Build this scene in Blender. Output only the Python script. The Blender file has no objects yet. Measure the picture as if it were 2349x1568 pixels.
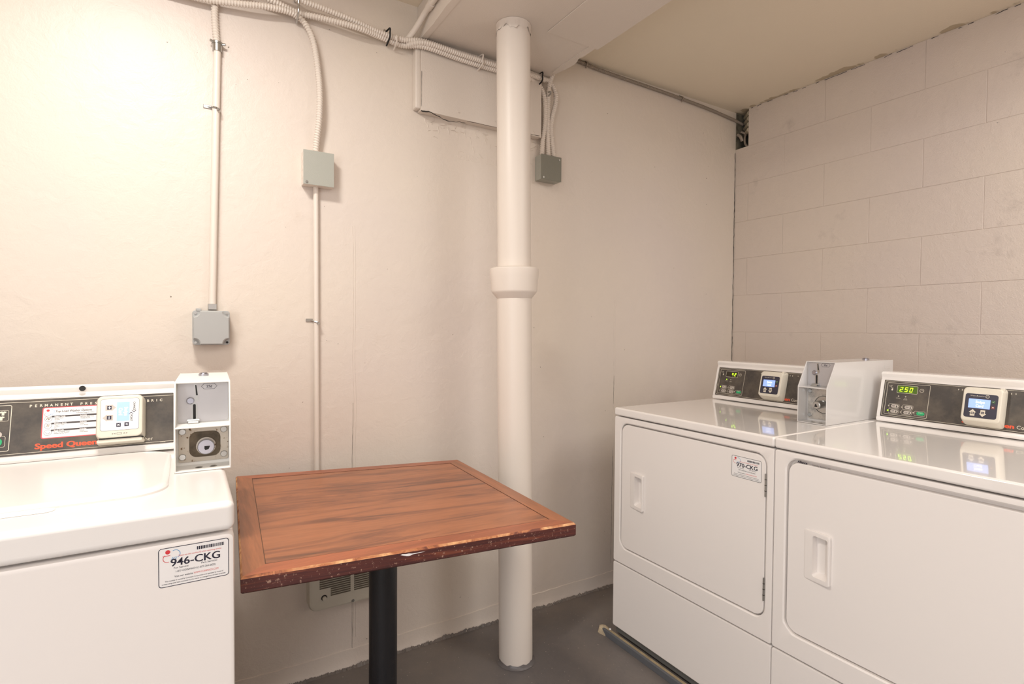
import bpy, bmesh, math, random
from mathutils import Vector, Matrix, noise
random.seed(7)
SC = bpy.context.scene
COL = SC.collection
PI = math.pi

# ------------------------------------------------------------------ camera
CAM_H = 1.22
cd = bpy.data.cameras.new('camera')
cam = bpy.data.objects.new('camera', cd)
COL.objects.link(cam)
cd.sensor_fit = 'HORIZONTAL'
cd.sensor_width = 36.0
cd.lens = 36.0 * 1237.65 / 2349.0
cd.clip_start = 0.02
YAW, PITCH, ROLL = .5445, .0248, .0072
fw = Vector((math.sin(YAW), math.cos(YAW), 0))
rt = Vector((math.cos(YAW), -math.sin(YAW), 0))
up = Vector((0, 0, 1))
f2 = fw * math.cos(PITCH) - up * math.sin(PITCH)
u2 = up * math.cos(PITCH) + fw * math.sin(PITCH)
r3 = rt * math.cos(ROLL) + u2 * math.sin(ROLL)
u3 = u2 * math.cos(ROLL) - rt * math.sin(ROLL)
cam.matrix_world = Matrix(((r3.x, u3.x, -f2.x, 0), (r3.y, u3.y, -f2.y, 0), (r3.z, u3.z, -f2.z, CAM_H), (0, 0, 0, 1)))
SC.camera = cam

# ------------------------------------------------------------------ world, lights, exposure
w = bpy.data.worlds.new('world'); SC.world = w; w.use_nodes = True
w.node_tree.nodes['Background'].inputs[0].default_value = (1.0, .93, .85, 1)
w.node_tree.nodes['Background'].inputs[1].default_value = .3
SC.view_settings.view_transform = 'Standard'
SC.view_settings.look = 'None'
SC.view_settings.gamma = 1
SC.view_settings.use_curve_mapping = False
SC.view_settings.exposure = 0.10


def area(name, loc, sx, sy, power, color, rot=(0, 0, 0)):
    l = bpy.data.lights.new(name, 'AREA'); l.shape = 'RECTANGLE'
    l.size = sx; l.size_y = sy; l.energy = power; l.color = color
    o = bpy.data.objects.new(name, l); COL.objects.link(o); o.location = loc; o.rotation_euler = rot
    return o


area('fluorescent_light', (-.16, 1.12, 2.38), .30, .16, 18, (1.0, .96, .90))
area('fluorescent_light', (-.5, -1.2, 2.37), 1.8, 1.2, 22, (.97, .98, 1.0))
area('cool_fill', (-.75, -2.15, 1.25), 1.3, 1.9, 7, (.82, .90, 1.0), (PI / 2, 0, 0))  # added cool fill from behind the camera; the front wall has no opening
area('cool_fill', (-1.62, -.75, 1.25), 1.9, 1.2, 27, (.88, .94, 1.0), (0, -PI / 2, 0))  # added cool fill to brighten the dryer fronts; no doorway in this wall
area('fluorescent_light', (1.95, -.5, 2.37), .6, 1.4, 24, (1.0, .97, .93))

# ------------------------------------------------------------------ materials
MATS = {}


def srgb(r, g, b):
    f = lambda c: (c / 255 / 12.92) if c / 255 <= .04045 else ((c / 255 + .055) / 1.055) ** 2.4
    return (f(r), f(g), f(b), 1)


def new_mat(name):
    m = bpy.data.materials.new(name); m.use_nodes = True
    nt = m.node_tree
    return m, nt, nt.nodes['Principled BSDF']


def N(nt, t, **kw):
    n = nt.nodes.new(t)
    for k, v in kw.items():
        if k in ('operation', 'blend_type', 'data_type', 'noise_dimensions', 'feature', 'wave_type', 'bands_direction', 'interpolation'):
            setattr(n, k, v)
        else:
            n.inputs[k].default_value = v
    return n


def ramp(nt, src, stops):
    r = nt.nodes.new('ShaderNodeValToRGB')
    e = r.color_ramp.elements
    while len(e) < len(stops): e.new(.5)
    for i, (p, c) in enumerate(stops):
        e[i].position = p; e[i].color = c if len(c) == 4 else (*c, 1)
    nt.links.new(src, r.inputs[0])
    return r


def mix(nt, fac, a, b, mode='MIX'):
    m = nt.nodes.new('ShaderNodeMix'); m.data_type = 'RGBA'; m.blend_type = mode
    for i, v in ((0, fac), (6, a), (7, b)):
        if isinstance(v, (float, int)): m.inputs[i].default_value = v
        elif isinstance(v, tuple): m.inputs[i].default_value = v
        else: nt.links.new(v, m.inputs[i])
    return m.outputs[2]


def coords(nt, scale=(1, 1, 1)):
    g = nt.nodes.new('ShaderNodeNewGeometry')
    mp = nt.nodes.new('ShaderNodeMapping'); mp.inputs['Scale'].default_value = scale
    nt.links.new(g.outputs['Position'], mp.inputs[0])
    return mp.outputs[0]


def noise_n(nt, vec, scale, detail=4, rough=.5, dist=0):
    n = N(nt, 'ShaderNodeTexNoise', Scale=scale, Detail=detail, Roughness=rough, Distortion=dist)
    nt.links.new(vec, n.inputs['Vector'])
    return n


def bump(nt, bs, h, strength, dist=.01, prev=None):
    b = N(nt, 'ShaderNodeBump', Strength=strength, Distance=dist)
    nt.links.new(h, b.inputs['Height'])
    if prev: nt.links.new(prev.outputs[0], b.inputs['Normal'])
    nt.links.new(b.outputs[0], bs.inputs['Normal'])
    return b


def simple(name, col, rough=.5, metal=0, emit=0, spec=None, coat=0, noise_amt=0, bumpy=0, bscale=200):
    m, nt, bs = new_mat(name)
    bs.inputs['Base Color'].default_value = col
    bs.inputs['Roughness'].default_value = rough
    bs.inputs['Metallic'].default_value = metal
    if spec is not None: bs.inputs['Specular IOR Level'].default_value = spec
    if coat: bs.inputs['Coat Weight'].default_value = coat; bs.inputs['Coat Roughness'].default_value = .03
    if emit:
        bs.inputs['Emission Color'].default_value = col; bs.inputs['Emission Strength'].default_value = emit
    if noise_amt:
        v = coords(nt); n = noise_n(nt, v, 30, 5, .6)
        c2 = tuple(c * (1 - noise_amt) for c in col[:3]) + (1,)
        r = ramp(nt, n.outputs[0], [(.35, c2), (.6, col)])
        nt.links.new(r.outputs[0], bs.inputs['Base Color'])
    if bumpy:
        v = coords(nt); n = noise_n(nt, v, bscale, 3)
        bump(nt, bs, n.outputs[0], bumpy, .002)
    MATS[name] = m
    return m


def wall_mat(name, base, warm, dirt, fine=.35, dirt_lo=.66, grease=0.0, rough=.42):
    m, nt, bs = new_mat(name)
    v = coords(nt)
    big = noise_n(nt, v, 1.3, 3, .5)
    c = ramp(nt, big.outputs[0], [(.35, base), (.68, warm)]).outputs[0]
    sm = noise_n(nt, v, 4.5, 6, .65)
    d = ramp(nt, sm.outputs[0], [(dirt_lo, (0, 0, 0)), (dirt_lo + .14, (1, 1, 1))])
    k = N(nt, 'ShaderNodeMath', operation='MULTIPLY'); nt.links.new(d.outputs[0], k.inputs[0]); k.inputs[1].default_value = .3 + grease
    c = mix(nt, k.outputs[0], c, dirt)
    # sparse small scuffs
    sp = noise_n(nt, v, 60, 2, .5)
    s = ramp(nt, sp.outputs[0], [(.785, (0, 0, 0)), (.80, (1, 1, 1))])
    c = mix(nt, s.outputs[0], c, tuple(x * .45 for x in dirt[:3]) + (1,))
    nt.links.new(c, bs.inputs['Base Color'])
    bs.inputs['Roughness'].default_value = rough
    bs.inputs['Specular IOR Level'].default_value = .45
    f1 = noise_n(nt, v, 230, 3, .6)
    b1 = bump(nt, bs, f1.outputs[0], fine, .0012)
    f2_ = noise_n(nt, v, 22, 5, .55, .6)
    b2 = bump(nt, bs, f2_.outputs[0], .35, .006, b1)
    MATS[name] = m
    return m


wall_mat('wall_paint', srgb(221, 209, 200), srgb(226, 214, 200), srgb(196, 178, 160))
wall_mat('block_paint', srgb(212, 198, 190), srgb(218, 204, 191), srgb(160, 148, 140), fine=.8, dirt_lo=.62, grease=.12, rough=.45)
simple('trim_paint', srgb(221, 210, 199), .42, bumpy=.3)
simple('cable_paint', srgb(228, 217, 206), .42)
simple('cable_grey', srgb(152, 140, 128), .4, .3)
simple('steel', srgb(190, 190, 188), .28, 1.0)
simple('chrome', srgb(178, 178, 188), .24, 1.0)
simple('box_grey', srgb(172, 172, 163), .5, .15, bumpy=.25, bscale=320)
simple('box_dark', srgb(128, 126, 114), .5, .1, bumpy=.2, bscale=300)
simple('enclosure_grey', srgb(176, 176, 174), .5)
simple('dark', srgb(26, 24, 24), .7)
simple('gap_dark', srgb(48, 44, 40), .8)
simple('crack_dark', srgb(84, 74, 64), .9)
simple('cavity', srgb(120, 114, 98), .9, noise_amt=.6)
simple('deck_metal', srgb(176, 164, 142), .7, noise_amt=.35)
simple('cavity_green', srgb(120, 130, 110), .8)
simple('enamel', srgb(241, 235, 230), .12, coat=.7)
simple('enamel_washer', srgb(238, 233, 229), .26, coat=.25)
MATS['enamel_washer'].node_tree.nodes['Principled BSDF'].inputs['Coat Roughness'].default_value = .14
simple('enamel_front', srgb(240, 233, 228), .33)
simple('white_satin', srgb(238, 235, 230), .38)
simple('console_print', srgb(226, 216, 198), .5)
simple('console_red', srgb(236, 92, 58), .5)
simple('reader_body', srgb(228, 220, 204), .42, noise_amt=.05)
simple('reader_navy', srgb(52, 50, 66), .35)
simple('reader_white', srgb(240, 238, 236), .3)
simple('screen_blue', srgb(150, 178, 245), .3, emit=.55)
simple('screen_text', srgb(235, 242, 255), .3, emit=.9)
simple('digit_glow', srgb(200, 255, 40), .3, emit=2.0)
simple('display_green', srgb(70, 95, 22), .3, emit=.25)
simple('display_dim', srgb(52, 44, 32), .3)
simple('led_on', srgb(180, 255, 40), .3, emit=1.5)
simple('led_off', srgb(190, 180, 165), .5)
simple('button_grey', srgb(196, 186, 176), .5)
simple('button_green', srgb(40, 170, 110), .4)
simple('icon_green', srgb(60, 96, 66), .5)
simple('icon_red', srgb(130, 56, 62), .5)
simple('icon_dark', srgb(44, 40, 62), .5)
simple('label_white', srgb(240, 236, 234), .4)
simple('label_ink', srgb(38, 36, 54), .5)
simple('label_red', srgb(222, 110, 106), .5)
simple('label_redball', srgb(214, 60, 66), .5)
simple('label_blue', srgb(110, 160, 205), .5)
simple('sticker_red', srgb(214, 92, 96), .5)
simple('sticker_grey', srgb(78, 72, 72), .5)
simple('slide_plate', srgb(192, 190, 192), .42, .55)
simple('black_metal', srgb(26, 26, 30), .38, .0, bumpy=.15, bscale=260)
simple('heater', srgb(206, 200, 186), .42)
simple('heater_dark', srgb(96, 88, 76), .7)
simple('tan_wood', srgb(178, 160, 128), .7, noise_amt=.25)
simple('grey_vinyl', srgb(96, 98, 102), .4)
simple('kick_grey', srgb(132, 130, 126), .35, .3)
simple('mortar_chunk', srgb(196, 178, 150), .9, noise_amt=.3, bumpy=.8, bscale=120)


def console_black():
    m, nt, bs = new_mat('console_black')
    v = coords(nt); n = noise_n(nt, v, 14, 5, .65)
    r = ramp(nt, n.outputs[0], [(.4, srgb(66, 60, 56)), (.75, srgb(104, 94, 82))])
    nt.links.new(r.outputs[0], bs.inputs['Base Color']); bs.inputs['Roughness'].default_value = .4
    MATS['console_black'] = m


def rusty_plate():
    m, nt, bs = new_mat('rusty_plate')
    v = coords(nt); n = noise_n(nt, v, 130, 3, .5)
    r = ramp(nt, n.outputs[0], [(.0, srgb(198, 190, 180)), (.62, srgb(192, 182, 168)), (.66, srgb(120, 92, 62)), (.72, srgb(66, 48, 34))])
    nt.links.new(r.outputs[0], bs.inputs['Base Color']); bs.inputs['Roughness'].default_value = .45
    bs.inputs['Metallic'].default_value = .35
    MATS['rusty_plate'] = m


def scuffed_plate():
    m, nt, bs = new_mat('scuffed_plate')
    v = coords(nt); n = noise_n(nt, v, 60, 5, .6)
    r = ramp(nt, n.outputs[0], [(.3, srgb(160, 158, 156)), (.6, srgb(206, 200, 192))])
    nt.links.new(r.outputs[0], bs.inputs['Base Color']); bs.inputs['Roughness'].default_value = .42
    bs.inputs['Metallic'].default_value = .5
    MATS['scuffed_plate'] = m


def floor_mat():
    m, nt, bs = new_mat('floor_paint')
    v = coords(nt)
    n = noise_n(nt, v, 2.2, 5, .6)
    c = ramp(nt, n.outputs[0], [(.35, srgb(104, 99, 98)), (.65, srgb(128, 119, 112))]).outputs[0]
    sp = noise_n(nt, v, 105, 2, .5)
    s = ramp(nt, sp.outputs[0], [(.715, (0, 0, 0)), (.735, (1, 1, 1))])
    c = mix(nt, s.outputs[0], c, srgb(186, 176, 160))
    nt.links.new(c, bs.inputs['Base Color'])
    rr_ = ramp(nt, n.outputs[0], [(.3, (.36, .36, .36)), (.7, (.5, .5, .5))])
    nt.links.new(rr_.outputs[0], bs.inputs['Roughness'])
    h = noise_n(nt, v, 40, 5, .6)
    bump(nt, bs, h.outputs[0], .25, .004)
    MATS['floor_paint'] = m


def ceiling_mat():
    m, nt, bs = new_mat('ceiling_paint')
    v = coords(nt)
    n = noise_n(nt, v, .9, 3, .5)
    c = ramp(nt, n.outputs[0], [(.35, srgb(236, 224, 203)), (.65, srgb(240, 225, 204))]).outputs[0]
    # water stains in a row along the block wall
    sx = nt.nodes.new('ShaderNodeSeparateXYZ'); nt.links.new(v, sx.inputs[0])
    edge = N(nt, 'ShaderNodeMapRange'); nt.links.new(sx.outputs[0], edge.inputs[0])
    edge.inputs[1].default_value = 2.50; edge.inputs[2].default_value = 2.60
    st = noise_n(nt, coords(nt, (1.5, 6, 1)), 1.6, 3, .5)
    a = N(nt, 'ShaderNodeMath', operation='MULTIPLY'); nt.links.new(edge.outputs[0], a.inputs[0]); nt.links.new(st.outputs[0], a.inputs[1])
    s = ramp(nt, a.outputs[0], [(.47, (0, 0, 0)), (.5, (.6, .6, .6))])
    c = mix(nt, s.outputs[0], c, srgb(160, 138, 100))
    nt.links.new(c, bs.inputs['Base Color']); bs.inputs['Roughness'].default_value = .6
    h = noise_n(nt, v, 180, 3, .6)
    bump(nt, bs, h.outputs[0], .3, .002)
    MATS['ceiling_paint'] = m


def wood_mat(name, cols, sc=(1.6, 16, 16), rough=.36, wear=None, wscale=30, wlo=.6, ang=0.0, coat=.2):
    m, nt, bs = new_mat(name)
    g = nt.nodes.new('ShaderNodeTexCoord')
    mp0 = nt.nodes.new('ShaderNodeMapping'); mp0.inputs['Rotation'].default_value = (0, 0, ang)
    nt.links.new(g.outputs['Object'], mp0.inputs[0])
    mp = nt.nodes.new('ShaderNodeMapping'); mp.inputs['Scale'].default_value = sc
    nt.links.new(mp0.outputs[0], mp.inputs[0])
    n = noise_n(nt, mp.outputs[0], 1.0, 6, .6, 1.2)
    c = ramp(nt, n.outputs[0], cols).outputs[0]
    mp2 = nt.nodes.new('ShaderNodeMapping'); mp2.inputs['Scale'].default_value = tuple(x * 7 for x in sc)
    nt.links.new(mp0.outputs[0], mp2.inputs[0])
    n2 = noise_n(nt, mp2.outputs[0], 1.0, 3, .6)
    r2 = ramp(nt, n2.outputs[0], [(.3, (.82, .82, .82)), (.7, (1.08, 1.08, 1.08))])
    c = mix(nt, .8, c, r2.outputs[0], 'MULTIPLY')
    if wear:
        n3 = noise_n(nt, g.outputs['Object'], wscale, 6, .7)
        r3_ = ramp(nt, n3.outputs[0], [(wlo, (0, 0, 0)), (wlo + .05, (1, 1, 1))])
        c = mix(nt, r3_.outputs[0], c, wear)
    nt.links.new(c, bs.inputs['Base Color'])
    bs.inputs['Roughness'].default_value = rough
    bs.inputs['Coat Weight'].default_value = coat
    bs.inputs['Coat Roughness'].default_value = .25
    MATS[name] = m


console_black(); rusty_plate(); scuffed_plate(); floor_mat(); ceiling_mat()
wood_mat('laminate', [(.30, srgb(98, 62, 42)), (.41, srgb(138, 84, 56)), (.50, srgb(164, 102, 66)), (.75, srgb(176, 110, 72))], sc=(2.0, 14, 14), ang=.11)
wood_mat('band_wood', [(.3, srgb(136, 74, 46)), (.7, srgb(184, 104, 66))], sc=(2, 30, 30), wear=srgb(206, 150, 106), wlo=.66)
wood_mat('band_wood_cross', [(.3, srgb(128, 78, 46)), (.7, srgb(176, 108, 68))], sc=(30, 2, 30), wear=srgb(178, 130, 88), wlo=.66)
wood_mat('band_edge', [(.3, srgb(58, 30, 32)), (.55, srgb(90, 44, 38)), (.72, srgb(136, 74, 52))], sc=(4, 4, 90), wear=srgb(168, 134, 116), wscale=150, wlo=.60, rough=.4)
wood_mat('band_worn', [(.38, srgb(112, 58, 42)), (.46, srgb(176, 108, 66)), (.62, srgb(228, 176, 124))], sc=(14, 14, 14), rough=.55, coat=0)


# ------------------------------------------------------------------ geometry helpers
class B:
    """collects shapes into one bmesh; build() links ONE mesh object"""
    def __init__(self):
        self.bm = bmesh.new()

    def _add(self, t, mi=0, M=None, smooth=False):
        if M is not None: bmesh.ops.transform(t, matrix=M, verts=t.verts)
        for f in t.faces:
            f.material_index = mi
            if smooth: f.smooth = True
        me = bpy.data.meshes.new('tmp'); t.to_mesh(me); t.free()
        self.bm.from_mesh(me); bpy.data.meshes.remove(me)

    def box(self, x0, x1, y0, y1, z0, z1, bev=0, seg=2, mi=0, M=None):
        t = bmesh.new()
        bmesh.ops.create_cube(t, size=1)
        bmesh.ops.scale(t, vec=(x1 - x0, y1 - y0, z1 - z0), verts=t.verts)
        bmesh.ops.translate(t, vec=((x0 + x1) / 2, (y0 + y1) / 2, (z0 + z1) / 2), verts=t.verts)
        if bev: bmesh.ops.bevel(t, geom=t.edges[:], offset=bev, segments=seg, affect='EDGES', profile=.5)
        self._add(t, mi, M, smooth=bool(bev))
        return self

    def loft(self, loops, cap0=True, cap1=True, mi=0, M=None, smooth=True, closed=True, flip=False):
        t = bmesh.new(); n = len(loops[0])
        V = [[t.verts.new(p) for p in L] for L in loops]
        for a, b in zip(V[:-1], V[1:]):
            for i in range(n if closed else n - 1):
                j = (i + 1) % n
                try: t.faces.new((a[i], a[j], b[j], b[i]))
                except ValueError: pass
        if cap0: t.faces.new(V[0][::-1])
        if cap1: t.faces.new(V[-1])
        bmesh.ops.remove_doubles(t, verts=t.verts, dist=1e-7)
        bmesh.ops.recalc_face_normals(t, faces=t.faces)
        if flip: bmesh.ops.reverse_faces(t, faces=t.faces)
        self._add(t, mi, M, smooth)
        return self

    def tube(self, pts, r, n=12, mi=0, caps=True, rad=None):
        pts = [Vector(p) for p in pts]
        loops = []
        T = (pts[1] - pts[0]).normalized()
        ref = Vector((0, 0, 1)) if abs(T.z) < .9 else Vector((1, 0, 0))
        X = T.cross(ref).normalized()
        for i, p in enumerate(pts):
            a = pts[max(0, i - 1)]; b = pts[min(len(pts) - 1, i + 1)]
            T = (b - a).normalized()
            X = (X - T * X.dot(T)).normalized(); Y = T.cross(X)
            rr_ = rad[i] if rad else r
            L = []
            for k in range(n):
                an = 2 * PI * k / n
                q = rr_(an) if callable(rr_) else rr_
                L.append(p + X * math.cos(an) * q + Y * math.sin(an) * q)
            loops.append(L)
        return self.loft(loops, caps, caps, mi)

    def cyl(self, p, axis, r, h, n=24, mi=0, r2=None, bev=0, M=None):
        p = Vector(p); ax = Vector(axis).normalized()
        ref = Vector((0, 0, 1)) if abs(ax.z) < .9 else Vector((1, 0, 0))
        X = ax.cross(ref).normalized(); Y = ax.cross(X)
        r2 = r if r2 is None else r2
        def L(rr_, o): return [p + ax * o + X * math.cos(2 * PI * k / n) * rr_ + Y * math.sin(2 * PI * k / n) * rr_ for k in range(n)]
        loops = [L(r, 0), L(r2, h - bev)]
        if bev: loops.append(L(r2 - bev, h))
        t = B(); t.loft(loops, True, True, mi, smooth=False)
        for f in t.bm.faces:
            if len(f.verts) == 4: f.smooth = True
        me = bpy.data.meshes.new('t')
        if M is not None: bmesh.ops.transform(t.bm, matrix=M, verts=t.bm.verts)
        t.bm.to_mesh(me); t.bm.free(); self.bm.from_mesh(me); bpy.data.meshes.remove(me)
        return self

    def poly(self, pts, mi=0, M=None, th=0.0):
        """flat polygon; th = extrusion along +Z of its plane coordinates"""
        t = bmesh.new()
        vs = [t.verts.new(Vector((p[0], p[1], (p[2] if len(p) > 2 else 0)))) for p in pts]
        f = t.faces.new(vs)
        if f.normal.z < 0: f.normal_flip()
        if th:
            r = bmesh.ops.extrude_face_region(t, geom=[f])
            bmesh.ops.translate(t, vec=(0, 0, th), verts=[v for v in r['geom'] if isinstance(v, bmesh.types.BMVert)])
            bmesh.ops.recalc_face_normals(t, faces=t.faces)
        self._add(t, mi, M)
        return self

    def text(self, s, size, M, mi=0, align='LEFT', bold=0, sx=1.0, shear=0, spacing=1.0, res=3, extr=.00006, width=None, fat=0):
        c = bpy.data.curves.new('t', 'FONT'); c.body = s; c.size = size; c.align_x = align
        c.extrude = extr; c.offset = bold; c.resolution_u = res; c.shear = shear; c.space_character = spacing
        o = bpy.data.objects.new('t', c); COL.objects.link(o)
        dg = bpy.context.evaluated_depsgraph_get()
        me = bpy.data.meshes.new_from_object(o.evaluated_get(dg))
        bpy.data.objects.remove(o); bpy.data.curves.remove(c)
        for p in me.polygons: p.material_index = mi
        if width:
            xs = [v.co.x for v in me.vertices]; sx = width / (max(xs) - min(xs))
            if align == 'LEFT': me.transform(Matrix.Translation((-min(xs), 0, 0)))
        me.transform(Matrix.Diagonal((sx, 1, 1, 1)))
        base = me.copy() if fat else None
        me.transform(M); self.bm.from_mesh(me); bpy.data.meshes.remove(me)
        if fat:
            for dx, dy in ((-fat, 0), (fat, 0), (-fat * .5, fat * .3), (fat * .5, -fat * .3)):
                m2 = base.copy(); m2.transform(M @ Matrix.Translation((dx, dy, .00001 * (1 + dx * 1000)))); self.bm.from_mesh(m2); bpy.data.meshes.remove(m2)
            bpy.data.meshes.remove(base)
        return self

    def build(self, name, mats, parent=None, M=None, label=None, sharp=35):
        if not isinstance(mats, (list, tuple)): mats = [mats]
        me = bpy.data.meshes.new(name)
        if M is not None: bmesh.ops.transform(self.bm, matrix=M, verts=self.bm.verts)
        self.bm.to_mesh(me); self.bm.free()
        for m in mats: me.materials.append(MATS[m])
        try: me.set_sharp_from_angle(angle=math.radians(sharp))
        except Exception: pass
        o = bpy.data.objects.new(name, me); COL.objects.link(o)
        if any(p.use_smooth for p in me.polygons):
            wn = o.modifiers.new('weighted', 'WEIGHTED_NORMAL'); wn.mode = 'FACE_AREA'; wn.weight = 80; wn.keep_sharp = True
        if parent: o.parent = parent
        if label: o['label'] = label
        return o


def rr(u0, u1, v0, v1, r, w=0.0, n=6):
    """rounded rectangle loop (u, v, w)"""
    r = max(min(r, (u1 - u0) / 2 - 1e-6, (v1 - v0) / 2 - 1e-6), 1e-6)
    out = []
    for cx, cy, a0 in ((u1 - r, v1 - r, 0), (u0 + r, v1 - r, 90), (u0 + r, v0 + r, 180), (u1 - r, v0 + r, 270)):
        for k in range(n + 1):
            a = math.radians(a0 + 90 * k / n)
            out.append(Vector((cx + r * math.cos(a), cy + r * math.sin(a), w)))
    return out


def frame(O, U, V):
    O, U, V = Vector(O), Vector(U).normalized(), Vector(V).normalized()
    W = U.cross(V)
    return Matrix(((U.x, V.x, W.x, O.x), (U.y, V.y, W.y, O.y), (U.z, V.z, W.z, O.z), (0, 0, 0, 1)))


def ft(F, u, v, w=0.0):
    return F @ Matrix.Translation((u, v, w))


def pill(b, F, u0, u1, v0, v1, r, w0, w1, mi=0):
    b.loft([rr(u0, u1, v0, v1, r, w0, 4), rr(u0, u1, v0, v1, r, w1, 4)], False, True, mi, F, smooth=False)


def outline(b, F, u0, u1, v0, v1, r, t, w, mi=0):
    """thin printed frame"""
    b.loft([rr(u0, u1, v0, v1, r, w, 4), rr(u0 + t, u1 - t, v0 + t, v1 - t, max(r - t, 1e-5), w, 4)], False, False, mi, F, smooth=False)


def disc(b, F, u, v, r, w, mi=0, n=16):
    b.poly([(u + r * math.cos(2 * PI * k / n), v + r * math.sin(2 * PI * k / n), w) for k in range(n)], mi, F)


def ring(b, F, u, v, r, t, w, mi=0, n=20, a0=0, a1=360):
    full = a1 - a0 == 360
    A = [math.radians(a0 + (a1 - a0) * k / n) for k in range(n + (0 if full else 1))]
    b.loft([[Vector((u + q * math.cos(a), v + q * math.sin(a), w)) for a in A] for q in (r, r - t)], False, False, mi, F, smooth=False, closed=full)


def thing(name, label, cat, loc, rotz=0, group=None):
    o = bpy.data.objects.new(name, None); COL.objects.link(o)
    o.empty_display_size = .1
    o.location = loc; o.rotation_euler = (0, 0, rotz)
    o['label'] = label; o['category'] = cat
    if group: o['group'] = group
    return o


def struct(o):
    o['kind'] = 'structure'; return o


def catmull(pts, step=.01):
    P = [Vector(p) for p in pts]
    P = [P[0] * 2 - P[1]] + P + [P[-1] * 2 - P[-2]]
    out = []
    for i in range(1, len(P) - 2):
        a, b, c, d = P[i - 1:i + 3]
        n = max(2, int((c - b).length / step))
        for k in range(n):
            t = k / n
            out.append(.5 * ((2 * b) + (c - a) * t + (2 * a - 5 * b + 4 * c - d) * t * t + (-a + 3 * b - 3 * c + d) * t ** 3))
    out.append(P[-2])
    return out


def resample(pts, step):
    out = [pts[0].copy()]; acc = 0; prev = pts[0]
    for p in pts[1:]:
        seg = (p - prev).length
        while seg > 1e-9 and acc + seg >= step:
            t = (step - acc) / seg
            prev = prev.lerp(p, t); out.append(prev.copy()); seg = (p - prev).length; acc = 0
        acc += seg; prev = p
    return out


def armored(b, pts, r, pitch=.0085, n=10, mi=0):
    """spiral-wound flexible metal conduit"""
    q = resample(catmull(pts), pitch / 6)
    rad = []
    for i in range(len(q)):
        ph = 2 * PI * i / 4
        rad.append((lambda ph: (lambda an: r * (.87 + .13 * math.cos(an - ph))))(ph))
    # a helical ridge: the radius follows angle minus phase, plus a ring component
    rad = [(lambda i: (lambda an: r * (.90 + .13 * math.cos(2 * PI * i / 6 + an))))(i) for i in range(len(q))]
    b.tube(q, r, n, mi, True, rad)
    return b


# ------------------------------------------------------------------ room shell
YB, XR, HC = 1.942, 2.616, 2.42
XL, YF = -1.7, -2.2

# floor
b = B(); b.box(XL - .1, XR + .3, YF - .1, YB + .15, -.1, 0)
floor = struct(b.build('floor', 'floor_paint'))
# ceiling
b = B(); b.box(XL - .1, XR + .3, YF - .1, YB + .15, HC, HC + .1)
ceiling = struct(b.build('ceiling', 'ceiling_paint'))
# walls
b = B(); b.box(XL - .1, XR + .3, YB, YB + .1, 0, HC)
wall_back = struct(b.build('wall_back', 'wall_paint'))
b = B(); b.box(XL - .1, XL, YF, YB, 0, HC)
wall_left = struct(b.build('wall_left', 'wall_paint'))
b = B(); b.box(XL - .1, XR + .3, YF - .1, YF, 0, HC)
wall_front = struct(b.build('wall_front', 'wall_paint'))

# block wall: mortar bed plus one object per concrete block
CH = HC / 12
HOLE_Y = 1.864
b = B()
b.box(XR + .0016, XR + .2, YF, YB, 0, HC - CH)
b.box(XR + .0016, XR + .2, YF, HOLE_Y, HC - CH, HC)
wall_right = struct(b.build('wall_right', 'block_paint'))
block_cache = {}


def block(y0, y1, z0, z1):
    key = (round(y1 - y0, 4),)
    L, Hh = y1 - y0, z1 - z0
    if key not in block_cache:
        bb = B(); bb.box(0, .03, -L / 2, L / 2, -Hh / 2, Hh / 2, .0014, 2)
        o = bb.build('concrete_block', 'block_paint', wall_right)
        block_cache[key] = o.data
    else:
        o = bpy.data.objects.new('concrete_block', block_cache[key]); COL.objects.link(o); o.parent = wall_right
        wn = o.modifiers.new('weighted', 'WEIGHTED_NORMAL'); wn.weight = 80
    o.location = (XR + random.uniform(-.0004, .0004), (y0 + y1) / 2, (z0 + z1) / 2)


J = .0016
for k in range(12):
    z0, z1 = k * CH + J / 2, (k + 1) * CH - J / 2
    y = 1.86 if k % 2 == 1 else 1.657
    ys = [YB]
    while y > YF:
        ys.append(y); y -= .4066
    ys.append(YF)
    if k == 11: ys[0] = HOLE_Y; ys = [v for i, v in enumerate(ys) if i == 0 or v < HOLE_Y - .05]
    for a, c in zip(ys[:-1], ys[1:]):
        if a - c > .02: block(c + J / 2, a - J / 2, z0, z1)

# broken-out cavity at the top of the corner, with what is seen inside it
b = B()
b.box(XR + .19, XR + .2, HOLE_Y - .05, YB + .02, HC - CH - .01, HC)
b.box(XR, XR + .2, YB - .004, YB + .01, HC - CH, HC)
b.build('cavity_lining', 'cavity', wall_right, label='dark rough masonry inside the broken corner')
b = B()
for i in range(4):
    zz = 2.396 - i * .03
    b.tube([(XR + .004, HOLE_Y - .002, zz), (XR + .06, HOLE_Y + .062, zz + .004)], .0125, 10, 0)
b.build('corrugated_decking', 'deck_metal', wall_right)
b = B(); b.box(XR + .015, XR + .12, HOLE_Y + .001, HOLE_Y + .04, HC - CH, 2.225)
b.box(XR + .03, XR + .12, HOLE_Y - .01, HOLE_Y + .02, 2.245, 2.285)
b.build('broken_masonry', 'cavity_green', wall_right)
b = B(); b.tube(catmull([(XR + .02, 1.925, 2.315), (XR + .03, 1.905, 2.30), (XR + .02, 1.90, 2.27), (XR + .015, 1.89, 2.235), (XR + .03, 1.868, 2.21)], .004), .006, 8)
b.tube(catmull([(XR + .005, 1.935, 2.30), (XR + .01, 1.92, 2.285), (XR + .02, 1.915, 2.262)], .004), .009, 8)
b.build('old_pipe_stub', 'cable_grey', wall_right)


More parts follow.
